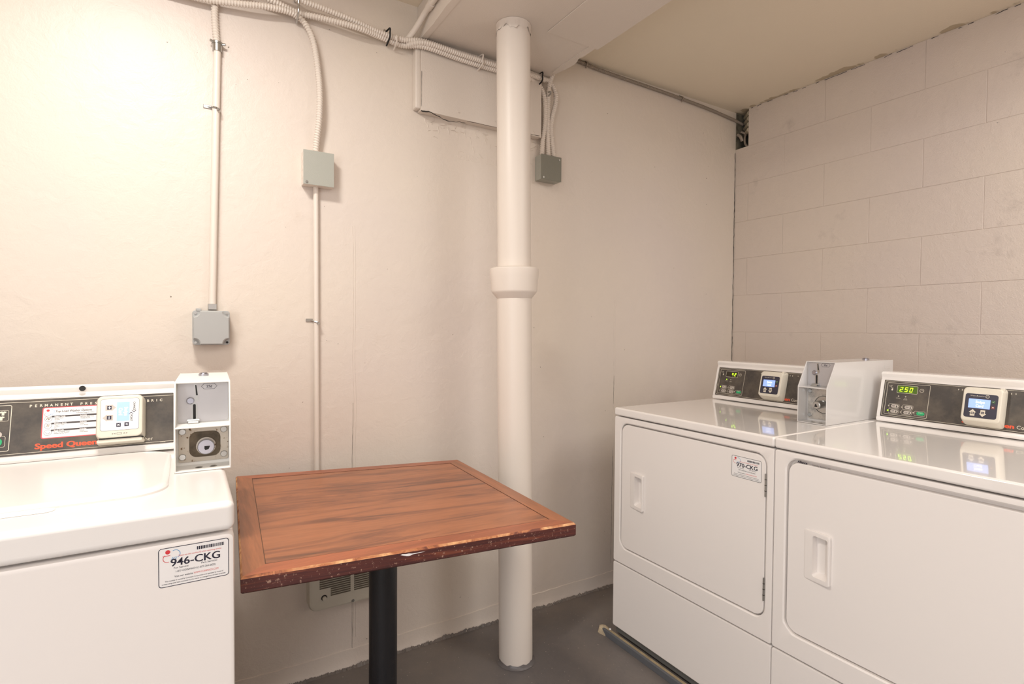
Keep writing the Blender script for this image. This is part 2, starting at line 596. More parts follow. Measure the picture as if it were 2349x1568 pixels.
def crack(name, path, wfun, parent, mat='crack_dark', off=Vector((0, 0, 0)), side=Vector((0, 0, 1)), jit=.003, step=.01, dash=0.0):
    """thin irregular dark crack lying on a surface"""
    q = resample(catmull(path, step / 2), step)
    bb = B(); run = []
    def flush(run):
        if len(run) > 1:
            bb.loft([[a for a, c in run], [c for a, c in run]], False, False, 0, closed=False, smooth=False)
    for i, p in enumerate(q):
        j = (noise.noise(p * 40) + .5 * noise.noise(p * 110)) * jit
        wd = wfun(i / len(q)) * (1 + .8 * noise.noise(p * 60 + Vector((3, 1, 2))))
        wd = max(wd, .0003)
        c = p + side * j + off
        if dash and noise.noise(p * 45 + Vector((9, 0, 4))) < dash:
            flush(run); run = []; continue
        run.append((c - side * wd / 2, c + side * wd / 2))
    flush(run)
    return bb.build(name, mat, parent)


# crack down the corner and gap under the ceiling
crack('crack', [(XR - .0005, YB - .0012, .3), (XR - .0005, YB - .0012, 1.2), (XR - .0005, YB - .0012, 2.2)], lambda t: .0032, wall_back, 'gap_dark', side=Vector((1, 0, 0)), jit=.003, off=Vector((-.003, 0, 0)))
crack('crack', [(XR - .0012, 1.85, HC - .004), (XR - .0012, 1.2, HC - .006), (XR - .0012, .6, HC - .004), (XR - .0012, -.3, HC - .006)], lambda t: .0022, wall_right, 'gap_dark', side=Vector((0, 0, 1)), jit=.003, step=.006, dash=.02)

# soffit beam
BX0, BX1, BZ = .751, 1.332, 2.288
b = B()
b.box(BX0, BX1, YF, YB, BZ, HC, .004, 2)
beam = struct(b.build('ceiling_beam', 'trim_paint'))
# ragged plaster edges under the beam
def ragged(x, y0, y1, z, sgn, parent, seed, amp=.016):
    bb = B(); L0, L1, L2 = [], [], []
    n = 120
    for i in range(n + 1):
        y = y0 + (y1 - y0) * i / n
        a = abs(noise.noise(Vector((y * 7, seed, 0)))) * amp + abs(noise.noise(Vector((y * 40, seed, 3)))) * amp * .3
        L0.append(Vector((x - sgn * .02, y, z))); L1.append(Vector((x - sgn * .02, y, z - .003))); L2.append(Vector((x + sgn * a, y, z - .0035)))
    L3 = [v + Vector((0, 0, .003)) for v in L2]
    bb.loft([L0, L1, L2, L3], False, False, 0, closed=False, smooth=False)
    return bb.build('plaster_edge', 'trim_paint', parent)
ragged(BX1, .3, YB - .08, BZ, 1, beam, 3.1, .03)
ragged(BX0, .3, YB - .02, BZ, -1, beam, 8.7, .008)
b = B(); b.box(1.12, BX1 + .022, .3, 1.62, BZ - .0035, BZ - .0002, .0012, 1); b.build('patch_board', 'trim_paint', beam)

# boxed-in panel on the wall below the beam
b = B()
b.box(.752, 1.290, YB - .038, YB, 2.026, BZ, .002, 2)
panel = struct(b.build('trim_1', 'trim_paint'))
b = B(); b.box(.732, .7535, YB - .034, YB, 2.032, 2.27, .006, 3)
b.build('corner_bead', 'trim_paint', panel)
crack('crack', [(.752, YB - .0395, 2.022), (.80, YB - .0395, 2.020), (.84, YB - .0395, 2.008), (.88, YB - .0395, 2.004), (.91, YB - .0395, 2.012), (.94, YB - .0395, 2.014)], lambda t: .0036 * (1 - t) + .0012, panel, 'gap_dark', jit=.004, step=.006, off=Vector((0, 0, .003)))
crack('crack', [(.94, YB - .0395, 2.020), (1.05, YB - .0395, 2.022), (1.15, YB - .0395, 2.026), (1.288, YB - .0395, 2.028)], lambda t: .0015, panel, 'crack_dark', jit=.002, off=Vector((0, 0, .003)))
crack('crack', [(.7535, YB - .0345, 2.25), (.7545, YB - .0385, 2.15), (.7535, YB - .0385, 2.04)], lambda t: .0014, panel, side=Vector((1, 0, 0)), jit=.001)
for sx_, sz_ in ((.905, 2.052), (1.07, 2.050), (1.255, 2.046)):
    b = B(); b.cyl((sx_, YB - .038, sz_), (0, -1, 0), .0045, .002, 12); b.build('screw_head', 'trim_paint', panel)
# raised plaster ridges below the panel
b = B()
for i in range(70):
    x = random.uniform(.78, 1.30); z = 2.02 - abs(random.gauss(0, .035)); l = random.uniform(.008, .03); a = random.uniform(-1.3, 1.3) if random.random() < .5 else random.choice((-1.4, .2))
    pts = [(x + math.cos(a) * l * t + random.uniform(-.003, .003), YB - .0006, z + math.sin(a) * l * t) for t in (0, .35, .7, 1)]
    b.tube(pts, .0012, 6, 0, True, [.0004, .0018, .0015, .0003])
ri = b.build('plaster_ridges', 'wall_paint', wall_back); ri['kind'] = 'stuff'
# vertical seams in the back wall
for x, z0, z1 in ((.512, .1, 1.6), (1.742, .1, 1.4)):
    b = B()
    q = [Vector((x + noise.noise(Vector((z0 + i * .02, x, 0)) * 5) * .006, YB, z0 + i * .02)) for i in range(int((z1 - z0) / .02))]
    b.tube(q, .0014, 6, 0, True, [.0012 + .0009 * noise.noise(p * 60) for p in q])
    b.tube([p + Vector((.008, 0, 0)) for p in q], .001, 6, 0)
    b.build('wall_seam', 'wall_paint', wall_back)
crack('crack', [(.509, YB - .0006, .05), (.508, YB - .0006, .6), (.512, YB - .0006, .95)], lambda t: .0008, wall_back, side=Vector((1, 0, 0)), jit=.001)
crack('crack', [(1.738, YB - .0006, .1), (1.742, YB - .0006, .7), (1.745, YB - .0006, 1.0)], lambda t: .0012, wall_back, side=Vector((1, 0, 0)), jit=.001)
# ghost of old painted-over lettering
b = B(); b.text('Guest Laundry', .052, frame((.915, YB - .0002, 1.885), (1, 0, .0), (0, 0, 1)), sx=.92, extr=.0005)
b.build('painted_over_lettering', 'wall_paint', wall_back)

# rough skirting of plaster where the back wall meets the floor
n = 220
loops = [[], [], [], [], []]
for i in range(n + 1):
    x = XL + (XR - XL) * i / n
    a = noise.noise(Vector((x * 9, 0, 0))) * .006 + noise.noise(Vector((x * 35, 2, 0))) * .004
    h = .062 + noise.noise(Vector((x * 4, 5, 0))) * .008 + noise.noise(Vector((x * 30, 7, 0))) * .003
    loops[0].append(Vector((x, YB + .001, h)))
    loops[1].append(Vector((x, YB - .0035, h - .0015)))
    loops[2].append(Vector((x, YB - .0045 + a * .2, h * .5)))
    loops[3].append(Vector((x, YB - .0085 + a, .010)))
    loops[4].append(Vector((x, YB - .016 + a, 0)))
b = B(); b.loft(loops, False, False, 0, closed=False)
skirt = struct(b.build('baseboard_back', 'wall_paint', sharp=60))
# ragged grey floor paint lapping up the skirting
b = B(); L0, L1 = [], []
for i in range(1400):
    x = XL + (XR - XL) * i / 1400
    h = .002 + .009 * abs(noise.noise(Vector((x * 120, 0, 1)))) + .010 * max(0, noise.noise(Vector((x * 12, 4, 1)))) + .006 * random.random()
    a = noise.noise(Vector((x * 9, 0, 0))) * .006 + noise.noise(Vector((x * 35, 2, 0))) * .004
    L0.append(Vector((x, YB - .026 + a, .0006))); L1.append(Vector((x, YB - .0165 + a, h)))
b.loft([L0, L1], False, False, 0, closed=False)
b.build('floor_paint_lap', 'floor_paint', skirt)

# ------------------------------------------------------------------ drain pipe column
CB, CT = Vector((1.036, 1.668, 0)), Vector((1.000, 1.658, BZ))
t = thing('drain_pipe', 'tall white-painted vertical drain pipe with a flared joint, standing beside the table', 'pipe', (CB.x, CB.y, 0))
Mo = Matrix.Translation(-CB)
at = lambda z: CB.lerp(CT, z / BZ)
b = B()
q = [at(z) for z in (0.004, .4, .9, 1.34)]
b.tube(q, .062, 40)
b.build('lower_pipe', 'cable_paint', t, Mo)
b = B(); b.tube([at(1.42), at(1.8), at(BZ - .002)], .060, 40)
b.build('upper_pipe', 'cable_paint', t, Mo)
prof = [(1.328, .0625), (1.333, .066), (1.348, .079), (1.356, .083), (1.400, .0855), (1.402, .087), (1.428, .0885), (1.434, .0875), (1.437, .083), (1.437, .060)]
b = B(); b.tube([at(z) for z, _ in prof], .08, 48, 0, False, [r for _, r in prof])
b.build('flared_joint', 'cable_paint', t, Mo)
# peeling paint at top and bottom
b = B()
for zc, hh, r0, sd in ((BZ - .024, .024, .0600, 1), (.004, .016, .066, 2)):
    L = [[], [], []]
    for k in range(60):
        an = 2 * PI * k / 60
        c = at(zc)
        if sd == 1:
            dz = .014 * noise.noise(Vector((math.cos(an) * 3, math.sin(an) * 3, 5))) + .01 * noise.noise(Vector((math.cos(an) * 9, math.sin(an) * 9, 5)))
            fl = .010 * max(0, noise.noise(Vector((math.cos(an) * 4, math.sin(an) * 4, 9))))
            L[0].append(Vector((c.x + math.cos(an) * (r0 + .001 + fl), c.y + math.sin(an) * (r0 + .001 + fl), BZ - .030 + dz)))
            L[1].append(Vector((c.x + math.cos(an) * (r0 + .002), c.y + math.sin(an) * (r0 + .002), BZ - .010)))
            L[2].append(Vector((c.x + math.cos(an) * (r0 + .0025), c.y + math.sin(an) * (r0 + .0025), BZ - .0005)))
        else:
            dz = .006 * noise.noise(Vector((math.cos(an) * 4, math.sin(an) * 4, 5)))
            L[0].append(Vector((c.x + math.cos(an) * .072, c.y + math.sin(an) * .072, .0006)))
            L[1].append(Vector((c.x + math.cos(an) * .066, c.y + math.sin(an) * .066, .005)))
            L[2].append(Vector((c.x + math.cos(an) * .0628, c.y + math.sin(an) * .0628, .013 + dz)))
    if sd == 1:
        bb = B(); bb.loft(L, False, False, 0); bb.build('peeling_paint', 'cable_paint', t, Mo)
    else:
        bb = B(); bb.loft(L, False, False, 0); bb.build('floor_collar', 'floor_paint', t, Mo, label='grey floor paint around the foot of the pipe')


# ------------------------------------------------------------------ boxes, conduits and cables on the back wall
def rigid_conduit(name, label, x0, z0, x1, z1, r, cat, straps, extra=None):
    t = thing(name, label, cat, (x0, YB, z0))
    Mo_ = Matrix.Translation((-x0, -YB, -z0))
    y = YB - r - .003
    b = B(); b.tube([(x0, y, z0), ((x0 + x1) / 2, y, (z0 + z1) / 2), (x1, y, z1)], r, 20)
    b.build('tube', 'cable_paint', t, Mo_)
    for z in straps:
        k = (z - z0) / (z1 - z0); x = x0 + (x1 - x0) * k
        b = B()
        b.tube([(x - r - .012, YB - .001, z + .006), (x - r - .001, YB - .003, z + .004), (x - r * .7, y - r * .8, z + .002), (x, y - r - .0015, z), (x + r * .8, y - r * .7, z - .002), (x + r + .001, YB - .004, z - .003)], .003, 6)
        b.box(x - r - .024, x - r - .002, YB - .0035, YB - .0005, z + .001, z + .012, .001, 1)
        b.cyl((x + .004, y - r - .001, z - .004), (0.2, -1, 0), .004, .006, 10)
        b.build('strap', 'steel', t, Mo_)
    return t, Mo_, y


t, Mo, y = rigid_conduit('electrical_conduit', 'long rigid white conduit running down to the lowest box above the washer', .0725, 1.287, .0905, 2.078, .0105, 'conduit', (1.895,))
b = B(); b.cyl((.0905, y, 2.072), (0, 0, 1), .0135, .024, 20); b.cyl((.0905, y, 2.094), (0, 0, 1), .016, .006, 16)
b.cyl((.104, y - .004, 2.096), (.5, -.2, 0), .004, .01, 8); b.cyl((.078, y - .006, 2.098), (-.6, -.2, .1), .004, .008, 8)
b.build('coupling', 'steel', t, Mo)
b = B(); b.box(.0605, .0845, YB - .03, YB - .001, 1.272, 1.290, .001, 1); b.build('connector', 'steel', t, Mo)
t, Mo, y = rigid_conduit('electrical_conduit', 'thin white conduit dropping from the square grey box to behind the table', .386, .50, .3835, 1.697, .0085, 'conduit', (1.237,))


def junction(name, label, x0, x1, z0, z1, dep, side_mat, face_mat, screws):
    t = thing(name, label, 'junction box', ((x0 + x1) / 2, YB, z0))
    Mo_ = Matrix.Translation((-(x0 + x1) / 2, -YB, -z0))
    b = B(); b.box(x0 + .001, x1 - .001, YB - dep + .002, YB, z0 + .001, z1 - .001, .002, 2)
    for i in range(3):
        zc = z0 + (z1 - z0) * (.25 + .25 * i)
        b.cyl((x0 + .0012, YB - dep * .5, zc), (-1, 0, 0), .009, .0007, 18)
    b.build('body', side_mat, t, Mo_)
    b = B(); b.box(x0, x1, YB - dep, YB - dep + .0022, z0, z1, .0009, 2)
    cv = b.build('cover_plate', face_mat, t, Mo_)
    for sx_, sz_ in screws:
        b = B(); b.cyl((sx_, YB - dep, sz_), (0, -1, 0), .0042, .002, 12); b.box(sx_ - .0035, sx_ + .0035, YB - dep - .0024, YB - dep - .0019, sz_ - .0006, sz_ + .0006)
        b.build('screw', 'steel', cv, Mo_)
    return t, Mo_


# front faces stand ~45 mm off the wall, so the boxes shift a little against the wall-plane readings
junction('junction_box', 'square light grey metal junction box on the wall, nearest to the table', .3375, .4365, 1.695, 1.8085, .045, 'cable_paint', 'box_grey', ((.348, 1.703),))
t, Mo = junction('junction_box', 'dark grey square junction box right of the drain pipe, fed by three cables', 1.283, 1.388, 1.850, 1.955, .05, 'box_grey', 'box_dark', ((1.376, 1.942), (1.295, 1.859)))
b = B(); b.loft([[Vector((1.386 + .012 * math.cos(a) * k, YB - .03, 1.938 + .018 * math.sin(a) * k)) for a in [2 * PI * i / 9 for i in range(9)]] for k in (1, .2)], False, True)
b.build('dust_clump', 'gap_dark', t, Mo)

# weatherproof enclosure above the washer
t = thing('weatherproof_box', 'grey rounded weatherproof box with corner screws, above the washing machine', 'junction box', (.071, YB, 1.163))
Mo = Matrix.Translation((-.071, -YB, -1.163))
x0, x1, z0, z1 = .0184, .119, 1.163, 1.2685
F = frame((0, YB, 0), (1, 0, 0), (0, 0, 1))
b = B(); b.loft([rr(x0, x1, z0, z1, .008, 0), rr(x0, x1, z0, z1, .008, .043), rr(x0 + .001, x1 - .001, z0 + .001, z1 - .001, .008, .044)], False, True, 0, F, smooth=True)
b.build('body', 'enclosure_grey', t, Mo)


def notched(x0, x1, z0, z1, c, w, n=6):
    out = []
    for cx, cz, a0 in ((x1, z1, 270), (x0, z1, 0), (x0, z0, 90), (x1, z0, 180)):
        for k in range(n + 1):
            a = math.radians(a0 - 90 * k / n)
            out.append(Vector((cx + c * math.cos(a), cz + c * math.sin(a), w)))
    return out


b = B(); b.loft([notched(x0 + .002, x1 - .002, z0 + .002, z1 - .002, .0175, .044), notched(x0 + .002, x1 - .002, z0 + .002, z1 - .002, .0175, .055), notched(x0 + .0045, x1 - .0045, z0 + .0045, z1 - .0045, .0175, .058)], False, True, 0, F, smooth=True)
lid = b.build('lid', 'enclosure_grey', t, Mo)
for i, (sx_, sz_) in enumerate(((x0 + .008, z1 - .008), (x1 - .008, z1 - .008), (x0 + .008, z0 + .008), (x1 - .008, z0 + .008))):
    b = B(); b.cyl((sx_, YB - .044, sz_), (0, -1, 0), .0036, .0024, 12)
    b.build('screw', 'steel' if i != 3 else 'dark', t, Mo)
b = B(); b.box(.028, .042, YB - .046, YB - .001, z1 - .002, z1 + .006, .001, 1); b.build('mounting_ear', 'enclosure_grey', t, Mo)

CR = .0105
yw = lambda d=0: YB - CR - .004 - d


def cable(name, label, pts, r=CR, mat='cable_paint', group=None, pitch=.0085):
    P0 = pts[-1]
    t = thing(name, label, 'cable', P0, 0, group)
    b = B(); armored(b, pts, r, pitch)
    b.build('armour', mat, t, Matrix.Translation(-Vector(P0)))
    return t


def wpt(px, z, off=0.0):
    return (px, yw(off), z)


cable('armored_cable', 'white ribbed cable rising out of the coupling on the long conduit', [wpt(.098, 2.41), wpt(.090, 2.26), wpt(.084, 2.20), wpt(.086, 2.14), wpt(.0905, 2.09)])
# out to the left the run continues beyond the picture
cable('armored_cable', 'white ribbed cable curving down from the top run into the light grey square box',
      [(-1.2, YB - .03, 2.20), (-.6, YB - .03, 2.205), (-.2, YB - .03, 2.212), (.03, YB - .028, 2.213), (.15, yw(.024), 2.225), (.22, yw(.03), 2.236), (.29, yw(.02), 2.247), (.325, yw(.012), 2.243), (.353, yw(.008), 2.223), (.375, yw(.008), 2.174), (.388, yw(.012), 2.085), (.393, yw(.016), 2.005), (.391, yw(.018), 1.925), (.385, yw(.012), 1.86), (.381, yw(.006), 1.805)])
cable('armored_cable', 'lower of two white ribbed cables slanting from the top edge to the beam',
      [(-.3, yw(.02), 2.27), (.05, yw(.03), 2.262), (.19, yw(.03), 2.265), (.25, yw(.026), 2.262), (.323, yw(.008), 2.258), (.40, yw(.02), 2.257), (.51, yw(.034), 2.253), (.60, yw(.012), 2.256), (.685, yw(.006), 2.252), (.76, YB - .052, 2.253), (.90, YB - .052, 2.246), (1.05, YB - .052, 2.244), (1.20, YB - .052, 2.252), (1.262, yw(.012), 2.258), (1.296, yw(.012), 2.235), (1.309, yw(.018), 2.19), (1.312, yw(.02), 2.10), (1.305, yw(.014), 2.02), (1.302, yw(.012), 1.952)])
cable('armored_cable', 'upper of two white ribbed cables slanting from the top edge to the beam',
      [(-.3, yw(.03), 2.33), (.05, yw(.04), 2.31), (.25, yw(.044), 2.292), (.33, yw(.036), 2.286), (.40, yw(.03), 2.285), (.49, yw(.028), 2.277), (.59, yw(.018), 2.268), (.68, yw(.02), 2.265), (.76, YB - .050, 2.272), (.90, YB - .052, 2.267), (1.05, YB - .052, 2.266), (1.20, YB - .052, 2.272), (1.29, yw(.02), 2.277), (1.335, yw(.02), 2.268), (1.362, yw(.02), 2.235), (1.365, yw(.02), 2.19), (1.349, yw(.02), 2.13), (1.342, yw(.02), 2.08), (1.347, yw(.02), 2.03), (1.358, yw(.02), 1.952)])
cable('armored_cable', 'middle of the three ribbed cables entering the dark grey box, coming from behind the beam',
      [(1.352, YB - .05, 2.40), (1.350, YB - .05, 2.33), (1.334, yw(.022), 2.27), (1.327, yw(.02), 2.22), (1.326, yw(.018), 2.10), (1.328, yw(.018), 2.03), (1.331, yw(.018), 1.952)])
cable('armored_cable', 'third ribbed cable clipped in the bundle under the beam', [(.70, YB - .030, 2.252), (.76, YB - .062, 2.262), (.90, YB - .066, 2.257), (1.05, YB - .066, 2.255), (1.20, YB - .060, 2.262), (1.28, YB - .045, 2.268), (1.31, YB - .03, 2.274)])
cable('armored_cable', 'thin grey ribbed cable under the ceiling running to the broken corner',
      [(1.36, YB - .010, 2.410), (1.46, YB - .010, 2.412), (1.54, YB - .010, 2.409), (1.65, YB - .010, 2.403), (2.03, YB - .010, 2.398), (2.16, YB - .010, 2.395), (2.37, YB - .010, 2.388), (2.59, YB - .010, 2.372), (2.66, YB - .012, 2.362)], r=.0078, mat='cable_grey', pitch=.0075)
# clips and ties
def clip(x, z0, z1, y, mat, label):
    t = thing('cable_clip', label, 'clip', (x, YB, z0))
    b = B()
    b.tube(catmull([(x - .002, YB - .001, z1 + .008), (x, YB - .012, z1 + .004), (x, y - .002, z1 - .004), (x, y - .003, (z0 + z1) / 2), (x, y, z0 + .003), (x + .002, YB - .01, z0 - .006)], .004), .003, 8)
    b.build('band', mat, t, Matrix.Translation((-x, -YB, -z0)))
    b = B(); b.cyl((x - .003, YB, z1 + .012), (0, -1, 0), .004, .004, 10); b.build('screw', 'steel', t, Matrix.Translation((-x, -YB, -z0)))
clip(.321, 2.236, 2.296, YB - .058, 'steel', 'metal clip holding three ribbed cables left of the beam')
clip(.628, 2.246, 2.285, YB - .052, 'dark', 'black tie around two ribbed cables near the beam')
clip(.655, 2.238, 2.270, YB - .046, 'cable_paint', 'white painted clip on the ribbed cables near the beam')
clip(.985, 2.232, 2.276, YB - .080, 'cable_paint', 'white painted clip on the cable bundle below the beam')
clip(1.278, 2.248, 2.290, YB - .058, 'dark', 'black tie on the cables just right of the drain pipe')
clip(1.322, 2.205, 2.222, YB - .055, 'steel', 'small clip above the dark grey junction box')
clip(1.545, 2.398, 2.414, YB - .022, 'cable_grey', 'clip on thin grey cable close to the beam')
clip(2.165, 2.384, 2.400, YB - .022, 'cable_grey', 'clip on thin grey cable nearer the corner')

# painted conduit running along the side of the beam
t = thing('electrical_conduit', 'white painted conduit elbow running along the side of the ceiling beam', 'conduit', (.70, YB - .02, 2.27))
Mo = Matrix.Translation((-.70, -(YB - .02), -2.27))
b = B(); b.tube([(.738, -1.5, 2.345), (.738, 1.0, 2.345), (.738, 1.80, 2.345)], .010, 14); b.build('tube', 'cable_paint', t, Mo)
b = B(); b.tube(catmull([(.738, 1.79, 2.345), (.736, 1.83, 2.338), (.722, 1.88, 2.305), (.702, YB - .02, 2.272)], .01), .0105, 14); b.build('elbow', 'cable_paint', t, Mo)
b = B(); b.tube([(.738, 1.77, 2.345), (.738, 1.80, 2.344)], .0135, 14); b.build('coupling', 'cable_paint', t, Mo)

# ------------------------------------------------------------------ wall heater under the table
HX0, HX1, HZ0, HZ1, HD = .352, .635, .2465, .60, .047
t = thing('wall_heater', 'cream louvred heater with a round knob, low on the wall behind the table', 'heater', ((HX0 + HX1) / 2, YB, HZ0))
Mo = Matrix.Translation((-(HX0 + HX1) / 2, -YB, -HZ0))
b = B(); b.loft([rr(HX0, HX1, HZ0, HZ1, .03, 0), rr(HX0, HX1, HZ0, HZ1, .03, HD - .012), rr(HX0 + .003, HX1 - .003, HZ0 + .003, HZ1 - .003, .03, HD - .004), rr(HX0 + .011, HX1 - .011, HZ0 + .011, HZ1 - .011, .024, HD)], True, True, 0, F)
cov = b.build('cover', 'heater', t, Mo)
yf = YB - HD
slots = []
for i in range(38):
    z = .2937 + i * .0075
    if z > .565: break
    slots.append((.4235 if i < 4 else .3865, .491, z)); slots.append((.5035, .600, z))
for xa, xb, z in slots:
    b = B(); b.box(xa, xb, yf - .0004, yf + .002, z, z + .0056)
    b.build('slot', 'heater_dark', cov, Mo)
    b = B(); b.box(xa, xb, yf - .0022, yf - .0003, z + .0056, z + .0069)
    b.build('louvre', 'heater', cov, Mo)
b = B(); b.cyl((.4015, yf - .0003, .2927), (0, -1, 0), .0098, .0008, 24); b.build('knob_hole', 'dark', cov, Mo)
b = B(); b.cyl((.402, yf, .2917), (0, -1, 0), .0072, .009, 24, bev=.001); b.build('knob', 'heater', t, Mo)
b = B(); b.cyl((.4995, yf, .2581), (0, -1, 0), .005, .0015, 14); b.build('screw', 'steel', cov, Mo)

# ------------------------------------------------------------------ table
TZ = .748
FL, FR, BR, BL = Vector((.086, 1.124, 0)), Vector((.813, 1.035, 0)), Vector((.837, 1.753, 0)), Vector((.133, 1.900, 0))
C = (FL + FR + BR + BL) / 4
t = thing('pedestal_table', 'square wooden table with worn dark edges on a black pedestal', 'table', (C.x, C.y, 0))
Mo = Matrix.Translation(-C)


def quad_in(d):
    P = [FL, FR, BR, BL]; out = []
    for i in range(4):
        p, q_, s = P[i - 1], P[i], P[(i + 1) % 4]
        e0 = (q_ - p).normalized(); e1 = (s - q_).normalized()
        n0 = Vector((-e0.y, e0.x, 0)); n1 = Vector((-e1.y, e1.x, 0))
        k = d / (1 + n0.dot(n1))
        out.append(q_ + (n0 + n1) * k)
    return out


TH = .034
inn = quad_in(.046)
b = B(); b.loft([[p + Vector((0, 0, TZ - TH + .004)) for p in inn], [p + Vector((0, 0, TZ - .0006)) for p in inn]], True, True, smooth=False)
b.build('tabletop', 'laminate', t, Mo)
o0, o1 = quad_in(0), quad_in(.0035)
inn2 = quad_in(.0455)
for i, nm in enumerate(('front', 'right', 'back', 'left')):
    j = (i + 1) % 4
    def sec(k, e):
        a, c, c1 = inn2[k], o0[k], o1[k]
        z = Vector((0, 0, 1))
        return [a + z * (TZ - TH), c1 + z * (TZ - TH), c + z * (TZ - TH + .0035), c + z * (TZ - .005), c1 + z * (TZ - .0004), a + z * TZ]
    A, Bs = sec(i, 0), sec(j, 0)
    n = 1
    tb = bmesh.new()
    L = [[tb.verts.new(p) for p in A], [tb.verts.new(p) for p in Bs]]
    for k in range(6):
        f = tb.faces.new((L[0][k], L[0][(k + 1) % 6], L[1][(k + 1) % 6], L[1][k]))
        f.material_index = {0: 1, 1: 1, 2: 1, 3: 2, 4: 0, 5: 1}[k]
    tb.faces.new(L[0][::-1]); tb.faces.new(L[1])
    bmesh.ops.recalc_face_normals(tb, faces=tb.faces)
    bb = B(); me = bpy.data.meshes.new('x'); tb.to_mesh(me); tb.free(); bb.bm.from_mesh(me); bpy.data.meshes.remove(me)
    o = bb.build('edge_band', ['band_wood' if i % 2 == 0 else 'band_wood_cross', 'band_edge', 'band_worn'], t, Mo)
    if i == 0: o['label'] = 'dark scratched front edge with worn pale rim'
# thin joint line round the laminate
b = B(); b.loft([[p + Vector((0, 0, TZ + .0002)) for p in quad_in(.0445)], [p + Vector((0, 0, TZ + .0002)) for p in quad_in(.0452)]], False, False, smooth=False)
b.build('inlay_joint', 'crack_dark', t, Mo)
b = B()
bl = [(.386, TZ - .0085), (.390, TZ - .0070), (.398, TZ - .0080), (.404, TZ - .0078), (.412, TZ - .0092), (.428, TZ - .0090), (.440, TZ - .0093), (.426, TZ - .0104), (.412, TZ - .0112), (.407, TZ - .0132), (.400, TZ - .0128), (.392, TZ - .0106)]
ed = (FR - FL).normalized()
b.poly([((x - .086) / ed.x, z) for x, z in bl], 0, frame(FL + Vector((0, 0, 0)) + Vector((-ed.y * -1, -ed.x, 0)) * .0004, ed, (0, 0, 1)))
b.build('paint_splash', 'label_white', t, Mo)
PC = Vector((.462, 1.44, 0))
b = B(); b.tube([PC + Vector((0, 0, .05)), PC + Vector((0, 0, .72))], .038, 36); b.build('pedestal', 'black_metal', t, Mo)
b = B(); b.box(PC.x - .13, PC.x + .13, PC.y - .13, PC.y + .13, .703, .7145, .002, 1); b.build('mounting_plate', 'black_metal', t, Mo)
b = B(); b.cyl(PC + Vector((0, 0, .03)), (0, 0, 1), .055, .03, 30, bev=.006); b.build('hub', 'black_metal', t, Mo)
a0 = math.radians(-4) + PI / 2 * 0
for k in range(4):
    an = math.radians(96) + k * PI / 2
    d = Vector((math.cos(an), math.sin(an), 0)); s = Vector((-d.y, d.x, 0))
    loops = []
    for rr_, hw, zt, zb in ((.03, .036, .058, .02), (.12, .032, .050, .012), (.22, .028, .038, .008), (.275, .026, .028, .006), (.288, .020, .020, .006)):
        c = PC + d * rr_
        loops.append([c - s * hw + Vector((0, 0, zb)), c + s * hw + Vector((0, 0, zb)), c + s * hw * .75 + Vector((0, 0, zt)), c - s * hw * .75 + Vector((0, 0, zt))])
    b = B(); b.loft(loops, True, True, smooth=False); ft_ = b.build('foot', 'black_metal', t, Mo)
    b = B(); b.cyl(PC + d * .262 + Vector((0, 0, 0)), (0, 0, 1), .014, .009, 14); b.build('glide', 'black_metal', ft_, Mo)


# ------------------------------------------------------------------ machines (local frame: x right, y back, z up)
def machine_frame(loc, rotz, wd, dp):
    return Matrix.Translation((-wd / 2, -dp / 2, 0))


